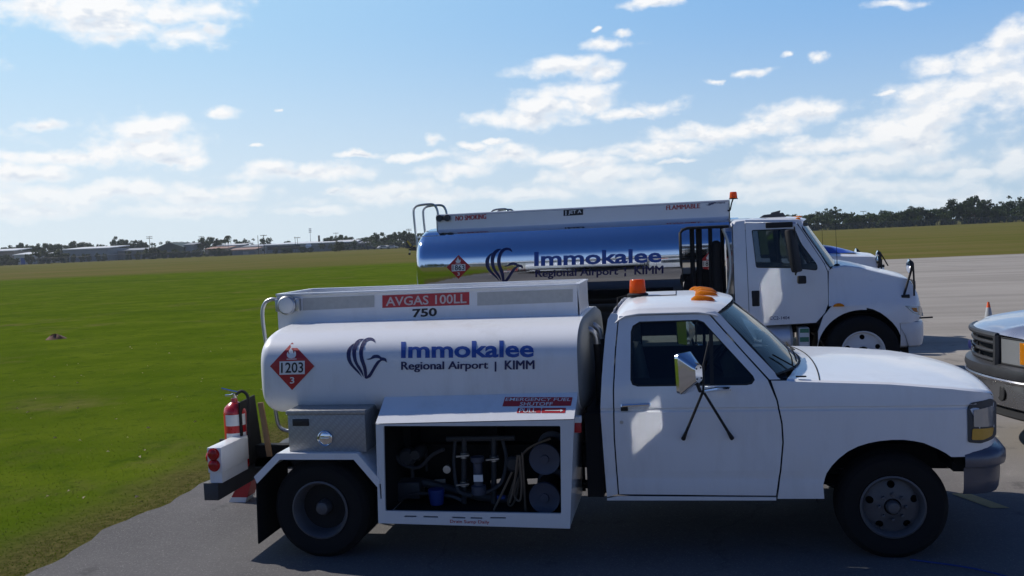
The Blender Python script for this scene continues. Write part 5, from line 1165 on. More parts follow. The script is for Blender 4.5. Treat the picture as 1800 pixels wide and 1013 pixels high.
        bm = bm_(); gridf(bm, np.linspace(4.85, 5.62, 8), np.linspace(-1, 1, 9), lambda x, v: Vector((x, IC+.62*v, 1.77+.17*(1-max(0, (x-4.9)/.72)**1.7)*(1-v**4)))); mk('hood_scoop', bm, 'roofblue', J)
    # ladder hoops at the rear
    for y in (6.72, 7.28):
        bm = bm_(); tube(bm, curve([(-1.07, y, 2.72), (-1.08, y, 2.82), (-1.12, y, 2.90), (-1.2, y, 2.925), (-1.38, y, 2.915), (-1.45, y, 2.88), (-1.475, y, 2.80), (-1.46, y, 2.5), (-1.44, y, 2.25), (-1.455, y, 1.6), (-1.46, y, .75)], 6), .019, 8); mk('ladder_rail', bm, 'steel', J)
    for z in (.9, 1.2, 1.5, 1.8, 2.1, 2.4): bm = bm_(); tube(bm, [(-1.45, 6.72, z), (-1.45, 7.28, z)], .014, 6); mk('ladder_rung', bm, 'steel', J)
    bm = bm_(); tube(bm, [(-1.46, 6.72, 1.86), (-1.2, 6.72, 1.86)], .014, 6); tube(bm, [(-1.46, 7.28, 1.86), (-1.2, 7.28, 1.86)], .014, 6); box(bm, -1.5, -1.15, IC-1.0, IC+1.0, .68, .80); mk('rear_bumper', bm, 'dkgrey', J)
    # beacon on its bent mast, work lamp
    if flat: return J
    bm = bm_(); tube(bm, curve([(3.44, 6.62, 2.60), (3.475, 6.62, 2.60), (3.50, 6.62, 2.70), (3.525, 6.62, 2.765)], 4), .010, 6); lathe(bm, [(0, 0), (.065, 0), (.065, .014), (0, .016)], (3.53, 6.62, 2.765), (0, 0, 1), 16); bc_ = mk('beacon_mast', bm, 'frame', J)
    bm = bm_(); lathe(bm, [(.056, .016), (.058, .03), (.050, .10), (.04, .108), (0, .11)], (3.53, 6.62, 2.765), (0, 0, 1), 18); mk('beacon_lens', bm, 'orange', bc_)
    bm = bm_()
    p = Vector((at(770, 382, Y=IC-yr2).x, IC-yr2, at(770, 382, Y=IC-yr2).z-.02))
    for k in (0, .13): lathe(bm, [(0, -.01), (.045, 0), (.055, .05), (.05, .06), (0, .062)], p+Vector((.03+k, 0, 0)), (0, -1, 0), 16)
    box(bm, p.x-.03, p.x+.2, p.y-.03, p.y, p.z-.03, p.z+.03, .006); mk('work_lamp', bm, 'dkgrey', wk)
    return J
M['grnlab'] = P('green_label', (.05, .20, .12), .5, 0, .2, 20)
jet_truck(0, 0, 'white jet fuel truck with polished steel barrel standing behind the avgas truck', False)
jet_truck(.42, 4.1, 'white fuel truck with blue hood top, mostly hidden behind the polished tank truck', True)

M['trimglass'] = P('dark_tinted_glass', (.02, .022, .025), .08, 0, .1, 3)
# ================================================================== silver pickup, nose towards the trucks
PC = 2.70
K = root('pickup_truck', (5.7, PC, 0), 'silver pickup with dark slatted grille at the right edge of the picture', 'pickup'); K.rotation_euler.z = math.radians(-8)
def pk(par, name, bm, mat, ang=38): return mk(name, bm, mat, par, ang=ang)
def xfr(v): v = abs(v); return 5.70+.34*v**1.9
def pzs(x): return float(np.interp(x, [5.70, 5.76, 5.9, 6.1, 6.6, 7.05], [1.165, 1.205, 1.235, 1.27, 1.32, 1.345]))
bm = bm_(); us = np.linspace(0, 1, 13)
def ph(u, v):
    x = xfr(v)+.0+(7.05-xfr(v))*u**1.5; a = abs(v); z = pzs(x-xfr(v)+5.70)+.028*(1-v*v)+.02*math.exp(-((a-.62)/.07)**2)*min(1, u*4)-.035*max(0, (a-.9)/.1)**2
    return Vector((x, PC+.985*v, z))
gridf(bm, us, np.linspace(-1, 1, 41), ph); pk(K, 'hood', bm, 'silver', 60)
# front skin under the hood lip
def fsk(z0, z1, v0, v1, mat, name, par=K, out=0.0, n=14, m=4):
    bm = bm_(); gridf(bm, np.linspace(z0, z1, m), np.linspace(v0, v1, n), lambda z, v: Vector((xfr(v)-out, PC+.985*v, z))); return pk(par, name, bm, mat, 60)
gr = fsk(.80, 1.17, -.60, .60, 'black', 'grille', out=-.06)
def bar(pts, r): bm = bm_(); tube(bm, pts, r, 8); return bm
bm = bm_()
fv_ = lambda z, v: Vector((xfr(v)-.012, PC+.985*v, z))
tube(bm, [fv_(1.175-.012*abs(v), v) for v in np.linspace(-.6, .6, 15)], .032, 8); tube(bm, [fv_(.83+.05*abs(v), v) for v in np.linspace(-.6, .6, 15)], .026, 8)
for s in (-1, 1): tube(bm, [fv_(1.17, s*.6), fv_(1.0, s*.60), fv_(.86, s*.59)], .042, 8)
pk(gr, 'grille_frame', bm, 'dkchrome')
for z in (.92, 1.005, 1.09): pk(gr, 'grille_bar', bar([fv_(z, v)+Vector((.012, 0, 0)) for v in np.linspace(-.57, .57, 13)], .019), 'dkchrome')
bm = bm_(); gridf(bm, np.linspace(0, 1, 4), np.linspace(0, 2*math.pi, 25), lambda u, t: Vector((5.655-.012*(1-u*u), PC+.115*u*math.cos(t), 1.01+.048*u*math.sin(t)))); bdg = pk(gr, 'badge', bm, 'navy')
bm = bm_(); tube(bm, [Vector((5.66, PC+.118*math.cos(t), 1.01+.051*math.sin(t))) for t in np.linspace(0, 2*math.pi, 25)], .006, 6, False); pk(bdg, 'badge_rim', bm, 'chrome')
pb = lambda x, z: PC-.985
for s in (-1, 1):
    def hlp(u, z): # u along the lamp from the grille round the corner onto the wing
        v = .645+.355*min(1, u/.6) if u < .6 else 1.0; x = xfr(v)-.008 if u < .6 else xfr(1)-.008+(u-.6)*.55
        return Vector((x, PC+s*(.985*v+.006), z))
    bm = bm_(); gridf(bm, np.linspace(0, .72, 15), np.linspace(.915, 1.150, 5), hlp); hl2 = pk(K, 'headlight', bm, 'rlens', 60)
    bm = bm_(); gridf(bm, np.linspace(.40, .72, 10), np.linspace(.93, 1.135, 5), lambda u, z: hlp(u, z)+Vector((-.006, s*.004, 0))); pk(hl2, 'turn_signal', bm, 'amber', 60)
    for z in (1.158, .905): bm = bm_(); tube(bm, [hlp(u, z) for u in np.linspace(0, .72, 9)], .007, 5); pk(hl2, 'lamp_seal', bm, 'black')
pp = [(6.25, PC+.99), (6.12, PC+.99), (6.05, PC+.982)]+[(xfr(v), PC+.985*v) for v in np.linspace(.93, -.93, 25)]+[(6.05, PC-.982), (6.12, PC-.99), (6.25, PC-.99)]
pk(K, 'bumper_pad', swp(pp, [(-.06, .90), (.02, .895), (.075, .87), (.085, .82), (.07, .775), (.0, .77)]), 'dkchrome', 40)
bpm = swp(pp, [(.0, .772), (.072, .768), (.084, .755), (.076, .738), (.060, .725), (.058, .60), (.04, .50), (-.02, .465)]); fb = pk(K, 'front_bumper', bpm, 'sbumper', 40)
pk(K, 'valance', swp(pp, [(-.02, .47), (.03, .465), (.035, .41), (-.02, .38), (-.06, .38)]), 'black', 40)
for s in (-1, 1):
    bm = bm_(); p = Vector((xfr(.72)-.066, PC+s*.985*.72, .62)); lathe(bm, [(.075, -.006), (.07, .002), (0, .003)], p, (-1, -.25*-s, 0), 18); pk(fb, 'fog_lamp', bm, 'black')
# sides, cab, bed
def pside(x, z): return PC-.985-.012*math.sin(max(0, min(1, (z-.4)/.9))*math.pi)
def arc(cx_, r, n=12): return [(cx_+r*math.cos(t), .40+r*math.sin(t)) for t in np.linspace(0.0, math.pi, n)]
ol = [(6.08, .50), (6.08, .90), (6.16, .905), (6.16, 1.155), (6.06, 1.16), (6.4, 1.262), (6.7, 1.305), (7.05, 1.33), (11.25, 1.33), (11.3, .6)]+arc(10.15, .46)+[(9.6, .42), (7.1, .42)]+arc(6.62, .46)[:-1]+[(6.12, .46)]
ol2 = ol
for mm_ in (0, 1):
    bm = panel([(x, z) for x, z in ol2], pside, (), (.5, .7, .9, 1.1, 1.25), (), .02)
    if mm_:
        for v in bm.verts: v.co.y = 2*PC-v.co.y
    pk(K, 'body_side', bm, 'silver')
def gh(z): return .965-.20*(z-1.33)/.55
bm = bm_()
cabp = [(7.02, 1.335), (7.75, 1.86), (8.0, 1.895), (9.1, 1.895), (9.35, 1.85), (9.45, 1.335)]
V1 = [bm.verts.new((x, PC-gh(z), z)) for x, z in cabp]; V2 = [bm.verts.new((x, PC+gh(z), z)) for x, z in cabp]
for i in range(len(cabp)-1): bm.faces.new((V1[i], V1[i+1], V2[i+1], V2[i]))
bm.faces.new(V1); bm.faces.new(V2[::-1]); pk(K, 'cab', bm, 'silver', 30)
bm = bm_(); gridf(bm, (0, 1), (-1, 1), lambda u, v: Vector((7.09-.012+.60*u, PC+v*(.90-.14*u), 1.385-.0+.43*u+.012))); pk(K, 'windshield', bm, 'trimglass')
for s in (-1, 1):
    for x0, x1, x2, x3 in ((7.32, 8.16, 8.16, 7.84), (8.24, 9.28, 9.22, 8.24)):
        bm = bm_(); bm.faces.new([bm.verts.new((x, PC+s*(gh(z)+.004), z)) for x, z in ((x0, 1.38), (x1, 1.38), (x2, 1.80), (x3, 1.80))]); pk(K, 'window', bm, 'trimglass')
    bm = bm_(); box(bm, 7.28, 7.40, *sorted((PC+s*1.0, PC+s*1.2)), 1.38, 1.60, .03); pk(K, 'mirror', bm, 'black')
    for x in (6.62, 10.15): wheel(K, (x, PC+s*.975, .39), .395, .25, .235, s, 'front')
bm = bm_(); gridf(bm, (9.45, 11.25), (-.95, .95), lambda x, y: Vector((x, PC+y, .95))); gridf(bm, (.45, 1.33), (-.97, .97), lambda z, y: Vector((11.27, PC+y, z))); gridf(bm, (.95, 1.335), (-.95, .95), lambda z, y: Vector((9.47, PC+y, z))); pk(K, 'bed', bm, 'silver')
bm = bm_(); box(bm, 6.0, 11.2, PC-.6, PC+.6, .34, .62); box(bm, 6.05, 7.0, PC-.9, PC+.9, .6, 1.12); box(bm, 7.0, 9.45, PC-.93, PC+.93, .45, 1.0); pk(K, 'chassis', bm, 'frame')

# ---- traffic cone beyond the pickup
g = at(1738, 575, Z=0); D_ = (g-CAM).dot(f_)
R_ = root('traffic_cone', (g.x, g.y, 0), 'orange traffic cone with collar tinted grey for shade on the apron behind the silver pickup', 'traffic cone'); R_.scale = (.74, .74, .74)
bm = bm_(); lathe(bm, [(.028, .72), (.055, .56), (.050, .56), (.024, .72)], g, (0, 0, 1), 20); lathe(bm, [(.135, .06), (.108, .24), (.06, .545), (.055, .56)], g, (0, 0, 1), 20); mk('body', bm, 'conered', R_)
bm = bm_(); lathe(bm, [(.111, .24), (.0595, .56), (.057, .565)], g, (0, 0, 1), 20); mk('collar', bm, 'conewhite', R_)
bm = bm_(); box(bm, g.x-.19, g.x+.19, g.y-.19, g.y+.19, 0, .05, .012); mk('base', bm, 'black', R_)
# ================================================================== far side of the airfield
def gpos(px, D):
    a = (px-900)/FPX; s = (-CAM.z/D-f_.z-a*r_.z)/u_.z; p = CAM+D*(f_+a*r_+s*u_); return Vector((p.x, p.y, 0))
def zat(px, py, D): return (CAM+D*ray(px, py)).z
LATV = Vector((math.cos(YAW), math.sin(YAW), 0)); DEPV = Vector((-math.sin(YAW), math.cos(YAW), 0))
def leafmat(name, c0, c1):
    m, b = newmat(name); g = nd('ShaderNodeNewGeometry'); cr = nd('ShaderNodeMix', data_type='RGBA'); nt.links.new(g.outputs['Random Per Island'], cr.inputs[0])
    cr.inputs[6].default_value = c0+(1,); cr.inputs[7].default_value = c1+(1,); nt.links.new(cr.outputs[2], b.inputs['Base Color'])
    b.inputs['Roughness'].default_value = .75; b.inputs['Specular IOR Level'].default_value = .25
    tl = nd('ShaderNodeBsdfTranslucent'); nt.links.new(cr.outputs[2], tl.inputs[0]); ms_ = nd('ShaderNodeMixShader'); ms_.inputs[0].default_value = .25
    nt.links.new(b.outputs[0], ms_.inputs[1]); nt.links.new(tl.outputs[0], ms_.inputs[2]); nt.links.new(ms_.outputs[0], nt.nodes['Material Output'].inputs[0]); return m
M['leaf_oak'] = leafmat('oak_leaves', (.020, .042, .010), (.052, .082, .020))
M['leaf_pine'] = leafmat('pine_needles', (.018, .038, .011), (.044, .070, .020))
M['leaf_bush'] = leafmat('shrub_leaves', (.035, .055, .014), (.085, .10, .028))
M['leaf_palm'] = leafmat('palm_fronds', (.040, .055, .018), (.08, .095, .03))
M['bark'] = P('tree_bark', (.10, .08, .06), .9, 0, .3, 4)
def cards(cl, per, size, squash=.8):
    """leaf cards scattered through clumps (centre, radius)"""
    V, F_ = [], []
    for (c, r) in cl:
        n = max(8, int(per*2.0*(r/.16)**2))
        d = RNG.normal(size=(n, 3)); d /= np.linalg.norm(d, axis=1)[:, None]; d *= (RNG.random((n, 1))**.45)*r; d[:, 2] *= squash
        for p in d+np.array(c):
            a, b_ = RNG.normal(size=3), RNG.normal(size=3); a /= np.linalg.norm(a); b_ -= a*(a@b_); b_ /= np.linalg.norm(b_); s = size*RNG.uniform(.6, 1.4); k = len(V)
            V += [tuple(p+a*s), tuple(p+b_*s*.8), tuple(p-a*s), tuple(p-b_*s*.8)]; F_.append((k, k+1, k+2, k+3))
    return V, F_
def proto(kind, i):
    cl = []
    if kind == 'oak':
        for _ in range(26):
            a = RNG.random()*6.28; z = .30+.58*RNG.random()**.8; rr = .52*math.sqrt(max(.05, 1-((z-.45)/.55)**2))*RNG.random()**.5; cl.append(((rr*math.cos(a), rr*math.sin(a), z), RNG.uniform(.09, .19)))
        per, size, sq = 46, .030, .75
    elif kind == 'pine':
        for _ in range(17):
            a = RNG.random()*6.28; z = .48+.46*RNG.random(); rr = .30*(1.15-abs(z-.66)*1.6)*RNG.random()**.6; cl.append(((rr*math.cos(a), rr*math.sin(a), z), RNG.uniform(.06, .13)))
        per, size, sq = 50, .026, .7
    elif kind == 'cypress':
        for _ in range(30):
            a = RNG.random()*6.28; z = .12+.80*RNG.random(); rr = .34*(1.05-z*.75)*RNG.random()**.5; cl.append(((rr*math.cos(a), rr*math.sin(a), z), RNG.uniform(.08, .15)))
        per, size, sq = 46, .028, .9
    elif kind == 'bush':
        for _ in range(20):
            a = RNG.random()*6.28; z = .10+.72*RNG.random(); rr = .50*math.sqrt(max(.05, 1-((z-.4)/.62)**2))*RNG.random()**.5; cl.append(((rr*math.cos(a), rr*math.sin(a), z), RNG.uniform(.12, .22)))
        per, size, sq = 46, .036, .85
    else:                                        # palm: arched fronds
        V, F_ = [], []
        for k in range(22):
            a = 6.28*k/22+RNG.random()*.2; up = RNG.uniform(-.1, .9); pr = None
            for t in np.linspace(0, 1, 6):
                r = .34*t; z = .80+.22*up*t-.34*t*t*(1.1-up*.4); p = np.array((r*math.cos(a), r*math.sin(a), z)); w = .05*math.sin(math.pi*min(1, t*.85+.12)); q = np.array((-math.sin(a)*w, math.cos(a)*w, -.02))
                if pr is not None: kk = len(V); V += [tuple(pr[0]-pr[1]), tuple(pr[0]+pr[1]), tuple(p+q), tuple(p-q)]; F_.append((kk, kk+1, kk+2, kk+3))
                pr = (p, q)
    if kind != 'palm': V, F_ = cards(cl, per, size*1.15, sq)
    A = np.array(V); k_ = {'oak': 1.16, 'pine': .74, 'cypress': .72, 'bush': 1.22, 'palm': .66}[kind]/(A[:, 0].max()-A[:, 0].min()); A[:, 2] /= A[:, 2].max(); A[:, :2] *= k_; V = [tuple(q) for q in A]
    me = bpy.data.meshes.new('crown'); me.from_pydata(V, [], F_); me.materials.append(M['leaf_'+{'cypress': 'pine'}.get(kind, kind)])
    bm = bm_(); top = {'oak': .6, 'pine': .86, 'cypress': .85, 'bush': .35, 'palm': .80}[kind]; r0_ = {'oak': .035, 'bush': .03}.get(kind, .018)
    tube(bm, [(0, 0, -.01), (.01, .005, top*.4), (.0, .015, top*.75), (.015, .01, top)], [r0_, r0_*.8, r0_*.6, r0_*.3], 6)
    for c, r in cl[::3][:8]:
        b0 = Vector((0, 0, max(.12, c[2]-.22))); tube(bm, [b0, b0.lerp(Vector(c), .6)+Vector((0, 0, -.02)), Vector(c)], [r0_*.4, r0_*.28, r0_*.12], 5)
    mt = bpy.data.meshes.new('trunk'); bm.to_mesh(mt); bm.free(); mt.materials.append(M['bark'])
    return me, mt
PROTO = {(k, i): proto(k, i) for k in ('oak', 'pine', 'cypress', 'bush', 'palm') for i in range(1 if k == 'palm' else 3)}
ORD = ['leftmost', 'second', 'third', 'fourth', 'fifth', 'sixth', 'seventh', 'eighth', 'ninth', 'tenth', 'eleventh', 'twelfth', 'thirteenth', 'fourteenth', 'fifteenth', 'sixteenth', 'seventeenth', 'eighteenth', 'nineteenth', 'twentieth', 'twenty-first', 'twenty-second', 'twenty-third', 'twenty-fourth', 'twenty-fifth', 'twenty-sixth', 'twenty-seventh', 'twenty-eighth', 'twenty-ninth', 'thirtieth', 'thirty-first', 'thirty-second', 'thirty-third', 'thirty-fourth', 'thirty-fifth', 'thirty-sixth', 'thirty-seventh', 'thirty-eighth', 'thirty-ninth', 'fortieth', 'forty-first', 'forty-second', 'forty-third', 'forty-fourth', 'forty-fifth']
def tree(kind, px, ytop, wpx, D, label, group, i=0):
    g = gpos(px, D); h = zat(px, ytop, D); base = {'oak': 1.16, 'pine': .74, 'cypress': .72, 'bush': 1.22, 'palm': .66}[kind]
    w = wpx/FPX*D/base*(1.25 if px < 800 and kind in ('oak', 'pine', 'bush') else 1)
    name = {'oak': 'oak_tree', 'pine': 'pine_tree', 'cypress': 'pine_tree', 'bush': 'bush', 'palm': 'palm_tree'}[kind]
    o = bpy.data.objects.new(name, None); COL.objects.link(o); o.location = g; o.rotation_euler = (0, 0, random.random()*6.28); o.scale = (w, w, h)
    cr_, tr_ = PROTO[kind, i % (1 if kind == 'palm' else 3)]
    for nm, me in (('crown', cr_), ('trunk', tr_)):
        c = bpy.data.objects.new(nm, me); COL.objects.link(c); c.parent = o
    return props(o, label, {'bush': 'bush'}.get(kind, 'tree'), group)
def rows(lst, adj, where, group):
    cnt = {}; word = {'oak': 'round-crowned tree', 'pine': 'open-crowned pine', 'cypress': 'dense dark pine', 'bush': 'bush', 'palm': 'palm tree'}
    for i, (kind, px, yt, w, D) in enumerate(sorted(lst, key=lambda q: q[1])):
        k = cnt.get(kind, 0); cnt[kind] = k+1
        tot = sum(1 for q in lst if q[0] == kind)
        lab = f'{adj} {word[kind]} {where}' if tot == 1 else f'{ORD[k]} {adj} {word[kind]} from the left {where}' if k else f'leftmost {adj} {word[kind]} {where}'
        tree(kind, px, yt, w, D, lab, group, i)
o_, p_, c_, b_ = 'oak', 'pine', 'cypress', 'bush'
rows([(o_, 8, 434, 22, 440), (o_, 25, 430, 26, 440), (o_, 41, 426, 24, 445), (o_, 54, 431, 20, 440), (o_, 72, 427, 24, 440), (o_, 86, 427, 24, 445), (o_, 101, 428, 22, 440), (o_, 121, 430, 22, 470), (o_, 132, 423, 20, 470), (o_, 150, 425, 24, 475), (o_, 167, 429, 18, 470), (o_, 181, 429, 18, 470), (o_, 191, 434, 16, 470)], 'hazy', 'behind the low left buildings', 'oaks behind the low buildings')
rows([(p_, 205, 415, 18, 450), (p_, 214, 420, 16, 455), (o_, 223, 421, 20, 450), (p_, 240, 422, 17, 450), (p_, 247, 421, 15, 455), (o_, 254, 424, 14, 450), (o_, 232, 427, 16, 460)], 'tall grey-green', 'right of the white-roofed warehouse', 'trees by the warehouse')
rows([(b_, 10, 447, 26, 372), (b_, 77, 437, 27, 372), (b_, 108, 437, 22, 372), (b_, 53, 446, 14, 380), (b_, 24, 453, 18, 370)], 'dark rounded', 'before the left-hand buildings', 'bushes before the left buildings')
rows([(b_, 262, 434, 20, 372), (b_, 274, 435, 18, 374), (b_, 291, 439, 12, 372), (b_, 305, 437, 14, 372), (b_, 316, 441, 16, 372), (b_, 330, 441, 14, 374), (b_, 346, 438, 15, 374), (b_, 372, 437, 16, 374), (b_, 386, 435, 16, 374), (b_, 400, 437, 15, 374), (b_, 227, 441, 10, 372), (b_, 243, 441, 10, 372), (b_, 130, 446, 9, 372), (b_, 145, 445, 9, 372), (b_, 156, 446, 8, 372), (b_, 172, 444, 9, 372), (b_, 184, 445, 8, 372)], 'dark low', 'along the far left fence', 'bushes along the far fence')
rows([(o_, 343, 427, 20, 450), (o_, 361, 416, 20, 440), (o_, 375, 416, 20, 440), (o_, 384, 421, 14, 445), ('palm', 402, 414, 13, 420), ('palm', 393, 421, 10, 430), (o_, 421, 424, 13, 450), (o_, 430, 421, 13, 450), (o_, 472, 424, 12, 480), (o_, 506, 423, 12, 480)], 'distant', 'around the dark green hangar', 'trees round the green hangar')
rows([(b_, 596, 423, 18, 350), (b_, 486, 434, 10, 366), (b_, 505, 435, 18, 366), (b_, 533, 433, 12, 366), (b_, 547, 434, 10, 366)], 'dark', 'before the long grey hangar', 'bushes by the long hangar')
rows([(o_, 577, 417, 14, 430), (o_, 586, 414, 16, 430), (o_, 602, 412, 22, 430), (o_, 615, 416, 16, 430), (o_, 628, 419, 20, 430), (o_, 641, 417, 20, 425), (o_, 652, 416, 20, 420), (o_, 665, 408, 26, 410), (o_, 678, 416, 18, 410), (o_, 691, 411, 20, 410), (o_, 702, 407, 22, 410), (o_, 714, 405, 22, 410), (o_, 726, 409, 20, 410), (o_, 738, 409, 20, 410), (o_, 752, 408, 22, 415), (o_, 768, 410, 22, 415)], 'dark', 'left of the polished barrel', 'trees left of the polished barrel')
RT = [(p_, 1412, 378, 18), (o_, 1426, 375, 20), (p_, 1440, 371, 18), (p_, 1452, 366, 20), (p_, 1461, 363, 20), (p_, 1470, 368, 16), (p_, 1482, 367, 19), (o_, 1496, 378, 22), (o_, 1512, 378, 22), (o_, 1527, 376, 24), (o_, 1541, 378, 20), (c_, 1553, 368, 18), (c_, 1565, 371, 15), (o_, 1578, 374, 20), (c_, 1588, 370, 18), (o_, 1598, 367, 20), (c_, 1606, 361, 24), (c_, 1620, 363, 24), (o_, 1637, 374, 20), (o_, 1648, 366, 22), (c_, 1660, 362, 20), (c_, 1676, 349, 26), (o_, 1690, 355, 20), (o_, 1702, 347, 24), (o_, 1714, 343, 28), (c_, 1727, 350, 20), (p_, 1738, 350, 18), (o_, 1748, 364, 18), (o_, 1760, 360, 22), (p_, 1772, 353, 22), (p_, 1785, 343, 26), (p_, 1797, 345, 24), (o_, 1812, 347, 28), (p_, 1830, 345, 26), (o_, 1850, 350, 28), (p_, 1395, 376, 18), (o_, 1378, 378, 22)]
rows([(k, px, yt, w*1.15, 352+12*math.sin(px)) for k, px, yt, w in RT], 'dark green', 'in the right-hand treeline', 'treeline right of the trucks')
# undergrowth under the trees: nobody could count it
def thicket(name, x0, x1, D, h, label, n):
    cl = []
    for _ in range(n):
        g = gpos(random.uniform(x0, x1), D+random.uniform(-6, 14)); r = random.uniform(.7, 1.5); cl.append(((g.x, g.y, random.uniform(.3, h)), r))
    V, F_ = [], []
    for c, r in cl:
        a, b2 = cards([((0, 0, 0), .16)], 16, .05); k = len(V); V += [(c[0]+v[0]*r/.16, c[1]+v[1]*r/.16, max(0, c[2]+v[2]*r/.16)) for v in a]; F_ += [tuple(i+k for i in q) for q in b2]
    me = bpy.data.meshes.new(name); me.from_pydata(V, [], F_); me.materials.append(M['leaf_oak']); o = bpy.data.objects.new(name, me); COL.objects.link(o)
    return props(o, label, 'undergrowth', kind='stuff')
thicket('undergrowth', 1360, 1880, 345, 5.5, 'dense scrub under the right-hand treeline', 900)
thicket('undergrowth', 560, 800, 405, 3.5, 'scrub under the trees beyond the grey hangar', 130)
thicket('undergrowth', -40, 480, 462, 7.5, 'dark tree band behind the low buildings on the left', 420)
# ---- buildings
def roofc(c): return c
M['bwhite'] = P('white_sheet_wall', (.40, .41, .41), .6, 0, .08, .3); M['btan'] = P('tan_block_wall', (.26, .22, .18), .8, 0, .1, .3); M['bgrey'] = P('grey_sheet_wall', (.17, .18, .19), .6, 0, .1, .3)
M['bgreen'] = P('dark_green_sheet', (.045, .07, .055), .6, 0, .15, .3); M['rwhite'] = P('white_sheet_roof', (.68, .68, .67), .45, 0, .06, .3); M['rgrey'] = P('grey_sheet_roof', (.30, .30, .31), .5, 0, .1, .3)
M['rred'] = P('rusty_sheet_roof', (.34, .19, .13), .6, 0, .2, .3); M['bblue'] = P('blue_sheet', (.03, .09, .34), .5, 0, .1, .5); M['bdark'] = P('dark_opening', (.02, .02, .024), .7, 0, .1, .5); M['bpale'] = P('pale_blue_wall', (.20, .225, .25), .6, 0, .1, .3)
def bld(px0, px1, ytop, D, dep, wall, roof, label, name='building', gable=0.0, eave=.5, doors=(), wins=(), cat='building'):
    a, c = gpos(px0, D), gpos(px1, D); mid = (a+c)/2; L = (c-a).length; H = zat((px0+px1)/2, ytop, D); hw_ = H-gable if gable else H-1.15
    R0 = root(name, tuple(mid), label, cat)
    def W_(l, d, z): return mid+LATV*l+DEPV*d+Vector((0, 0, z))
    bm = bm_()
    p0 = [W_(-L/2, 0, 0), W_(L/2, 0, 0), W_(L/2, dep, 0), W_(-L/2, dep, 0)]; prism(bm, p0, (0, 0, hw_))
    if gable:
        for d in (0, dep): bm.faces.new([bm.verts.new(p) for p in (W_(-L/2, d, hw_), W_(L/2, d, hw_), W_(0, d, H-.05))])
    mk('wall', bm, wall, R0, ang=20)
    bm = bm_(); e = eave
    if gable:
        for s in (-1, 1):
            q = [W_(s*(L/2+e), -e, hw_-e*gable/(L/2)), W_(0, -e, H), W_(0, dep+e, H), W_(s*(L/2+e), dep+e, hw_-e*gable/(L/2))]; prism(bm, q, (0, 0, .18))
    else: prism(bm, [W_(-L/2-e, -e, hw_), W_(L/2+e, -e, hw_), W_(L/2+e, dep+e, hw_+.9), W_(-L/2-e, dep+e, hw_+.9)], (0, 0, .35))
    mk('roof', bm, roof, R0, ang=20)
    for nm, lst in (('door', doors), ('window', wins)):
        for (f0, f1, z0, z1, mt) in lst:
            bm = bm_(); prism(bm, [W_(-L/2+f0*L, -.06, z0*hw_), W_(-L/2+f1*L, -.06, z0*hw_), W_(-L/2+f1*L, -.06, z1*hw_), W_(-L/2+f0*L, -.06, z1*hw_)], tuple(DEPV*.05)); mk(nm, bm, mt, R0, ang=20)
    return R0
W3 = lambda n, z0=.35, z1=.7, m_='bdark', a=.06, b=.94: [(a+(b-a)*(k+.3)/n, a+(b-a)*(k+.65)/n, z0, z1, m_) for k in range(n)]
bld(-30, 26, 438, 400, 14, 'btan', 'rwhite', 'tan block building with white flat roof at the far left edge', doors=[(.75, .83, 0, .6, 'bdark')], wins=W3(4))
bld(26, 56, 444, 392, 12, 'bwhite', 'rwhite', 'small white shed with a blue door beside the tan building', 'shed', doors=[(.38, .62, 0, .7, 'bblue')])
bld(88, 104, 442, 420, 10, 'bwhite', 'rwhite', 'tiny white shed between the two round bushes', 'shed', doors=[(.3, .6, 0, .7, 'bdark')])
bld(109, 191, 434, 405, 22, 'bpale', 'rwhite', 'long pale warehouse with a bright white roof', 'warehouse', doors=[(.1, .16, 0, .5, 'bdark'), (.55, .6, 0, .5, 'bdark')], wins=W3(7, .3, .6, 'bgrey'))
bld(196, 254, 437, 415, 16, 'bgrey', 'rgrey', 'low grey shed with a flat grey roof right of the warehouse', 'shed', doors=[(.1, .2, 0, .7, 'bdark'), (.5, .6, 0, .7, 'bdark')])
bld(274, 324, 427, 430, 26, 'bgreen', 'bgreen', 'dark green hangar with a shallow gable roof', 'hangar', gable=2.4, doors=[(.3, .7, 0, .75, 'bgrey')])
bld(325, 341, 427, 432, 12, 'bpale', 'rgrey', 'square pale grey block beside the green hangar', doors=[(.3, .6, 0, .5, 'bdark')])
bld(362, 400, 434, 420, 12, 'btan', 'rred', 'low building with a rusty red roof behind the hedge', wins=W3(4))
bld(384, 430, 428, 440, 14, 'bwhite', 'rwhite', 'white building behind the palms', wins=W3(5))
bld(403, 447, 436, 400, 12, 'bpale', 'rred', 'low pale shed with reddish roof left of the twin poles', 'shed', doors=[(.55, .8, 0, .7, 'bwhite')])
bld(428, 470, 430, 425, 14, 'bwhite', 'rgrey', 'white shed behind the twin poles', 'shed', wins=W3(4))
bld(468, 588, 425, 405, 40, 'bpale', 'rwhite', 'long grey hangar with a white roof and dark openings', 'hangar', doors=[(.02, .5, .42, .86, 'bdark'), (.12, .3, 0, .4, 'bgrey'), (.82, .87, .55, .85, 'bdark')])
bld(590, 628, 422, 415, 12, 'btan', 'rwhite', 'beige block building with small windows behind the dark bush', wins=W3(5, .4, .8))
bld(626, 650, 424, 412, 12, 'bgrey', 'rgrey', 'grey low building right of the beige block', wins=W3(3, .4, .8))
bld(664, 684, 432, 395, 8, 'bgrey', 'rwhite', 'small grey shelter with a pale roof under the trees', 'shed', doors=[(.2, .8, 0, .7, 'bdark')])
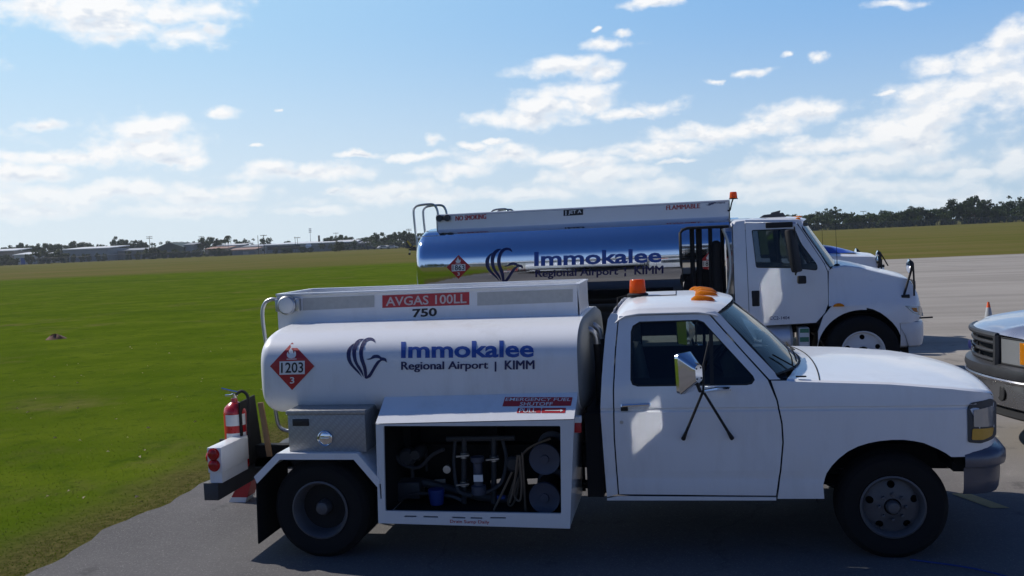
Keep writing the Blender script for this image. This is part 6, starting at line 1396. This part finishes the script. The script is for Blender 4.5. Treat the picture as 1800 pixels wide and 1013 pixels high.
# ---- poles
def pole(px, ytop, D, label, arms=2, r=.16, mast=False):
    g = gpos(px, D); h = zat(px, ytop, D); R0 = root('radio_mast' if mast else 'utility_pole', tuple(g), label, 'mast' if mast else 'utility pole', None if mast else 'utility poles along the far road')
    bm = bm_(); tube(bm, [g, g+Vector((0, 0, h))], [r, r*.65], 6); mk('pole', bm, 'steel' if mast else 'bark', R0)
    for k in range(arms):
        bm = bm_(); z = h*(.96-.07*k); p = g+Vector((0, 0, z)); tube(bm, [p-LATV*(1.25 if not mast else .7), p+LATV*(1.25 if not mast else .7)], .09 if not mast else .2, 6)
        if not mast:
            for t in (-1.15, -.5, .5, 1.15): tube(bm, [p+LATV*t, p+LATV*t+Vector((0, 0, .35))], .06, 5)
        mk('crossarm' if not mast else 'antenna', bm, 'bark' if not mast else 'steel', R0)
    return R0
pole(265, 415, 390, 'utility pole with two crossarms left of the green hangar'); pole(356, 415, 440, 'utility pole with crossarms behind the round trees', 2)
pole(455, 414, 365, 'bare utility pole, left of the twin poles before the white sheds', 0); pole(465, 413, 360, 'utility pole with short arm, right of the twin poles', 1, .2)
pole(520, 416, 370, 'thin pole, left of the pair before the long hangar', 0, .12); pole(524, 417, 372, 'thin pole, right of the pair before the long hangar', 1, .12)
pole(547, 401, 480, 'tall thin radio mast above the long hangar roof', 3, .14, True); pole(562, 414, 430, 'short dark vent stack pole on the skyline above the long hangar', 0, .7)
pole(592, 409, 450, 'pole with a dark round head above the dark bush', 1, .14); pole(720, 402, 430, 'utility pole rising over the trees left of the ladder', 2, .14)
pole(1518, 371, 380, 'thin utility pole showing above the right-hand treeline', 1, .12)
# white bowl on a stand, added for a bright glint by the hangar
g = gpos(543, 385); z = zat(543, 433, 385); R0 = root('glint_bowl', tuple(g), 'white round bowl standing in for a glint before the long grey hangar', 'glint bowl')
bm = bm_(); lathe(bm, [(0, -.5), (.7, -.35), (1.15, 0), (1.25, .3), (1.1, .3), (.6, .0), (0, -.12)], (g.x, g.y, z), (.25, -.8, .55), 20); mk('bowl', bm, 'white_decal', R0)
bm = bm_(); tube(bm, [g, (g.x, g.y+.3, z-.3)], .15, 6); mk('stand', bm, 'steel', R0)
# ---- perimeter fences
m, b = newmat('chain_link'); nt.nodes.remove(b); tcn = nd('ShaderNodeTexCoord'); ck = nd('ShaderNodeTexChecker'); sock(ck.inputs[0], tcn.outputs['Object']); ck.inputs['Scale'].default_value = 12
tr = nd('ShaderNodeBsdfTransparent'); df = nd('ShaderNodeBsdfDiffuse'); df.inputs[0].default_value = (.12, .13, .13, 1); mx = nd('ShaderNodeMixShader')
nt.links.new(mth('MULTIPLY_ADD', ck.outputs['Fac'], .2, .16), mx.inputs[0]); nt.links.new(tr.outputs[0], mx.inputs[1]); nt.links.new(df.outputs[0], mx.inputs[2]); nt.links.new(mx.outputs[0], nt.nodes['Material Output'].inputs[0]); M['chain'] = m
def fence(p0, p1, D0, D1, h, label, n):
    pts = [gpos(p0+(p1-p0)*k/n, D0+(D1-D0)*k/n) for k in range(n+1)]; R0 = root('fence', tuple(pts[0]), label, 'fence')
    bm = bm_()
    for a, c in zip(pts, pts[1:]): bm.faces.new([bm.verts.new(p) for p in (a, c, c+Vector((0, 0, h)), a+Vector((0, 0, h)))])
    mk('mesh_panel', bm, 'chain', R0, ang=0, recalc=False)
    bm = bm_(); tube(bm, [p+Vector((0, 0, h)) for p in pts], .05, 5); mk('top_rail', bm, 'dkgrey', R0)
    pm = None
    for p in pts:
        if pm is None: bm = bm_(); tube(bm, [pts[0], pts[0]+Vector((0, 0, h+.05))], .04, 6); q = mk('post', bm, 'dkgrey', R0); pm = q
        else: q = pm.copy(); COL.objects.link(q); q.parent = R0; q.location = p-pts[0]
fence(60, 770, 366, 350, 2.4, 'long grey chain-link fence below the far buildings on the left', 64)
fence(1380, 1860, 338, 335, 2.2, 'dark chain-link fence in front of the right-hand treeline', 46)
# ---- parked cars far off by the fence
def far_car(px, D, col, label):
    g = gpos(px, D); R0 = root('parked_car', tuple(g), label, 'car', 'cars parked far off by the fence'); V = lambda l, d, z: g+LATV*l+DEPV*d+Vector((0, 0, z))
    bm = bm_(); prism(bm, [V(-2.2, 0, .35), V(2.2, 0, .35), V(2.25, 0, .8), V(1.2, 0, .95), V(-2.2, 0, .98)], tuple(DEPV*1.7)); prism(bm, [V(-1.9, .1, .97), V(1.0, .1, .95), V(.4, .15, 1.45), V(-1.4, .15, 1.5)], tuple(DEPV*1.5)); mk('body', bm, col, R0, ang=20)
    bm = bm_(); prism(bm, [V(-1.6, .06, 1.0), V(.75, .06, 1.0), V(.3, .10, 1.38), V(-1.3, .10, 1.40)], tuple(DEPV*.02)); mk('window', bm, 'trimglass', R0)
    for l in (-1.35, 1.4):
        for d in (.1, 1.6): bm = bm_(); lathe(bm, [(0, -.1), (.33, -.1), (.33, .1), (0, .1)], V(l, d, .33), tuple(DEPV), 12); mk('wheel', bm, 'black', R0)
far_car(676, 372, 'silver', 'silver parked car by the fence left of the ladder'); far_car(690, 372, 'white_decal', 'white parked car by the fence nearest the ladder'); far_car(652, 374, 'bdark', 'dark parked car by the fence under the trees')
# ---- black and yellow aircraft half hidden by the barrel
D = 165; A0 = gpos(722, D); R0 = root('airplane', tuple(A0), 'black and yellow tail of a small airplane parked beyond the polished barrel', 'airplane')
def AV(l, d, z): return A0+LATV*l+DEPV*d+Vector((0, 0, z))
def al(px): return (px-722)/FPX*D
bm = bm_(); st = [(al(718), .05, .95), (al(722), .16, 1.0), (1.6, .38, 1.15), (3.2, .55, 1.35), (5, .68, 1.6), (6.8, .70, 1.75), (8.2, .60, 1.75), (9.0, .35, 1.75)]
loft(bm, [[AV(l, 0, zc_)+r*(math.cos(t)*DEPV+math.sin(t)*Vector((0, 0, 1.15))) for t in np.linspace(0, 2*math.pi, 13)[:-1]] for l, r, zc_ in st]); mk('fuselage', bm, 'planeblk', R0)
zt = lambda py: zat(720, py, D)
bm = bm_(); prism(bm, [AV(al(714.5), -.06, zt(422)), AV(al(717), -.06, zt(421)), AV(al(729), -.06, zt(434)), AV(al(734), -.06, zt(437)), AV(al(715.5), -.06, zt(437))], tuple(DEPV*.12)); fin2 = mk('tail_fin', bm, 'planeblk', R0)
bm = bm_(); prism(bm, [AV(al(716.0), -.08, zt(424.5)), AV(al(718.2), -.08, zt(422.5)), AV(al(725.5), -.08, zt(431.5)), AV(al(722), -.08, zt(434))], tuple(DEPV*.16)); mk('fin_stripe', bm, 'planeyel', fin2)
bm = bm_(); prism(bm, [AV(al(727), -.60, zt(433.0)), AV(al(745), -.72, zt(428.0)), AV(al(790), -.72, zt(424)), AV(al(790), -.72, zt(426.5)), AV(al(745), -.72, zt(430.5)), AV(al(727), -.60, zt(434.5))], tuple(DEPV*1.3)); mk('side_stripe', bm, 'planeyel', R0)
bm = bm_(); prism(bm, [AV(al(715), -1.9, zt(436.5)), AV(al(726), -1.9, zt(436)), AV(al(726), 1.9, zt(436)), AV(al(715), 1.9, zt(436.5))], (0, 0, .14)); mk('tailplane', bm, 'planeblk', R0)
bm = bm_(); prism(bm, [AV(5.2, -7, 1.3), AV(7.1, -7, 1.3), AV(7.1, 7, 1.3), AV(5.2, 7, 1.3)], (0, 0, .22)); mk('wing', bm, 'planeyel', R0)
for l, d, r in ((al(720), 0, .22), (7.2, -1.3, .42), (7.2, 1.3, .42)):
    bm = bm_(); lathe(bm, [(0, -.1), (r, -.08), (r, .08), (0, .1)], AV(l, d, r), tuple(DEPV), 14); w_ = mk('wheel', bm, 'black', R0)
    bm = bm_(); tube(bm, [AV(l, d, r), AV(l+.25, d*.5, 1.2)], .06, 6); mk('strut', bm, 'steel', w_)
bm = bm_(); obox(bm, AV(9.08, 0, 1.75), (LATV, DEPV, Vector((0, 0, 1))), (.06, .2, 2.3)); lathe(bm, [(.22, 0), (.12, .3), (0, .4)], AV(9.0, 0, 1.75), tuple(LATV), 14); mk('propeller', bm, 'dkgrey', R0)
# ---- what the polished barrel mirrors: the other side of the apron
R0 = root('hangar', (0, -52, 0), 'long white hangar mirrored in the polished barrel of the jet truck', 'hangar')
bm = bm_(); box(bm, -18, 10, -66, -52, 0, 4.6); mk('wall', bm, 'bwhite', R0, ang=20); bm = bm_(); prism(bm, [(-18.6, -51.4, 4.6), (-18.6, -59, 6.2), (-18.6, -66.6, 4.6)], (29.2, 0, 0)); mk('roof', bm, 'rwhite', R0, ang=20)
for x in (-14, -4, 5): bm = bm_(); box(bm, x-3.2, x+3.2, -51.98, -51.9, 0, 3.8); mk('door', bm, 'bgrey', R0, ang=20)
cl = [(x, -95-random.uniform(0, 10), random.uniform(6, 14)) for x in np.linspace(-140, 110, 110)]
V, F_ = [], []
for x, y, h in cl:
    a, b2 = cards([((0, 0, 0), .16)], 26, .04); k = len(V); V += [(x+v[0]*22, y+v[1]*10, max(0, h*.45+v[2]*h*3.2)) for v in a]; F_ += [tuple(i+k for i in q) for q in b2]
me = bpy.data.meshes.new('forest'); me.from_pydata(V, [], F_); me.materials.append(M['leaf_oak']); o = bpy.data.objects.new('forest', me); COL.objects.link(o); props(o, 'dark wood mirrored as a band in the polished barrel', 'woods', kind='stuff')

# humid air over the field
bm = bm_(); box(bm, -700, 700, -160, 640, -1.0, 40)
m, b = newmat('humid_air'); nt.nodes.remove(b); pv = nd('ShaderNodeVolumePrincipled'); pv.inputs['Color'].default_value = (.86, .92, 1, 1); pv.inputs['Density'].default_value = .00017; pv.inputs['Anisotropy'].default_value = .35
nt.links.new(pv.outputs[0], nt.nodes['Material Output'].inputs['Volume']); M['air'] = m
mk('haze', bm, 'air', ang=0, kind='stuff')
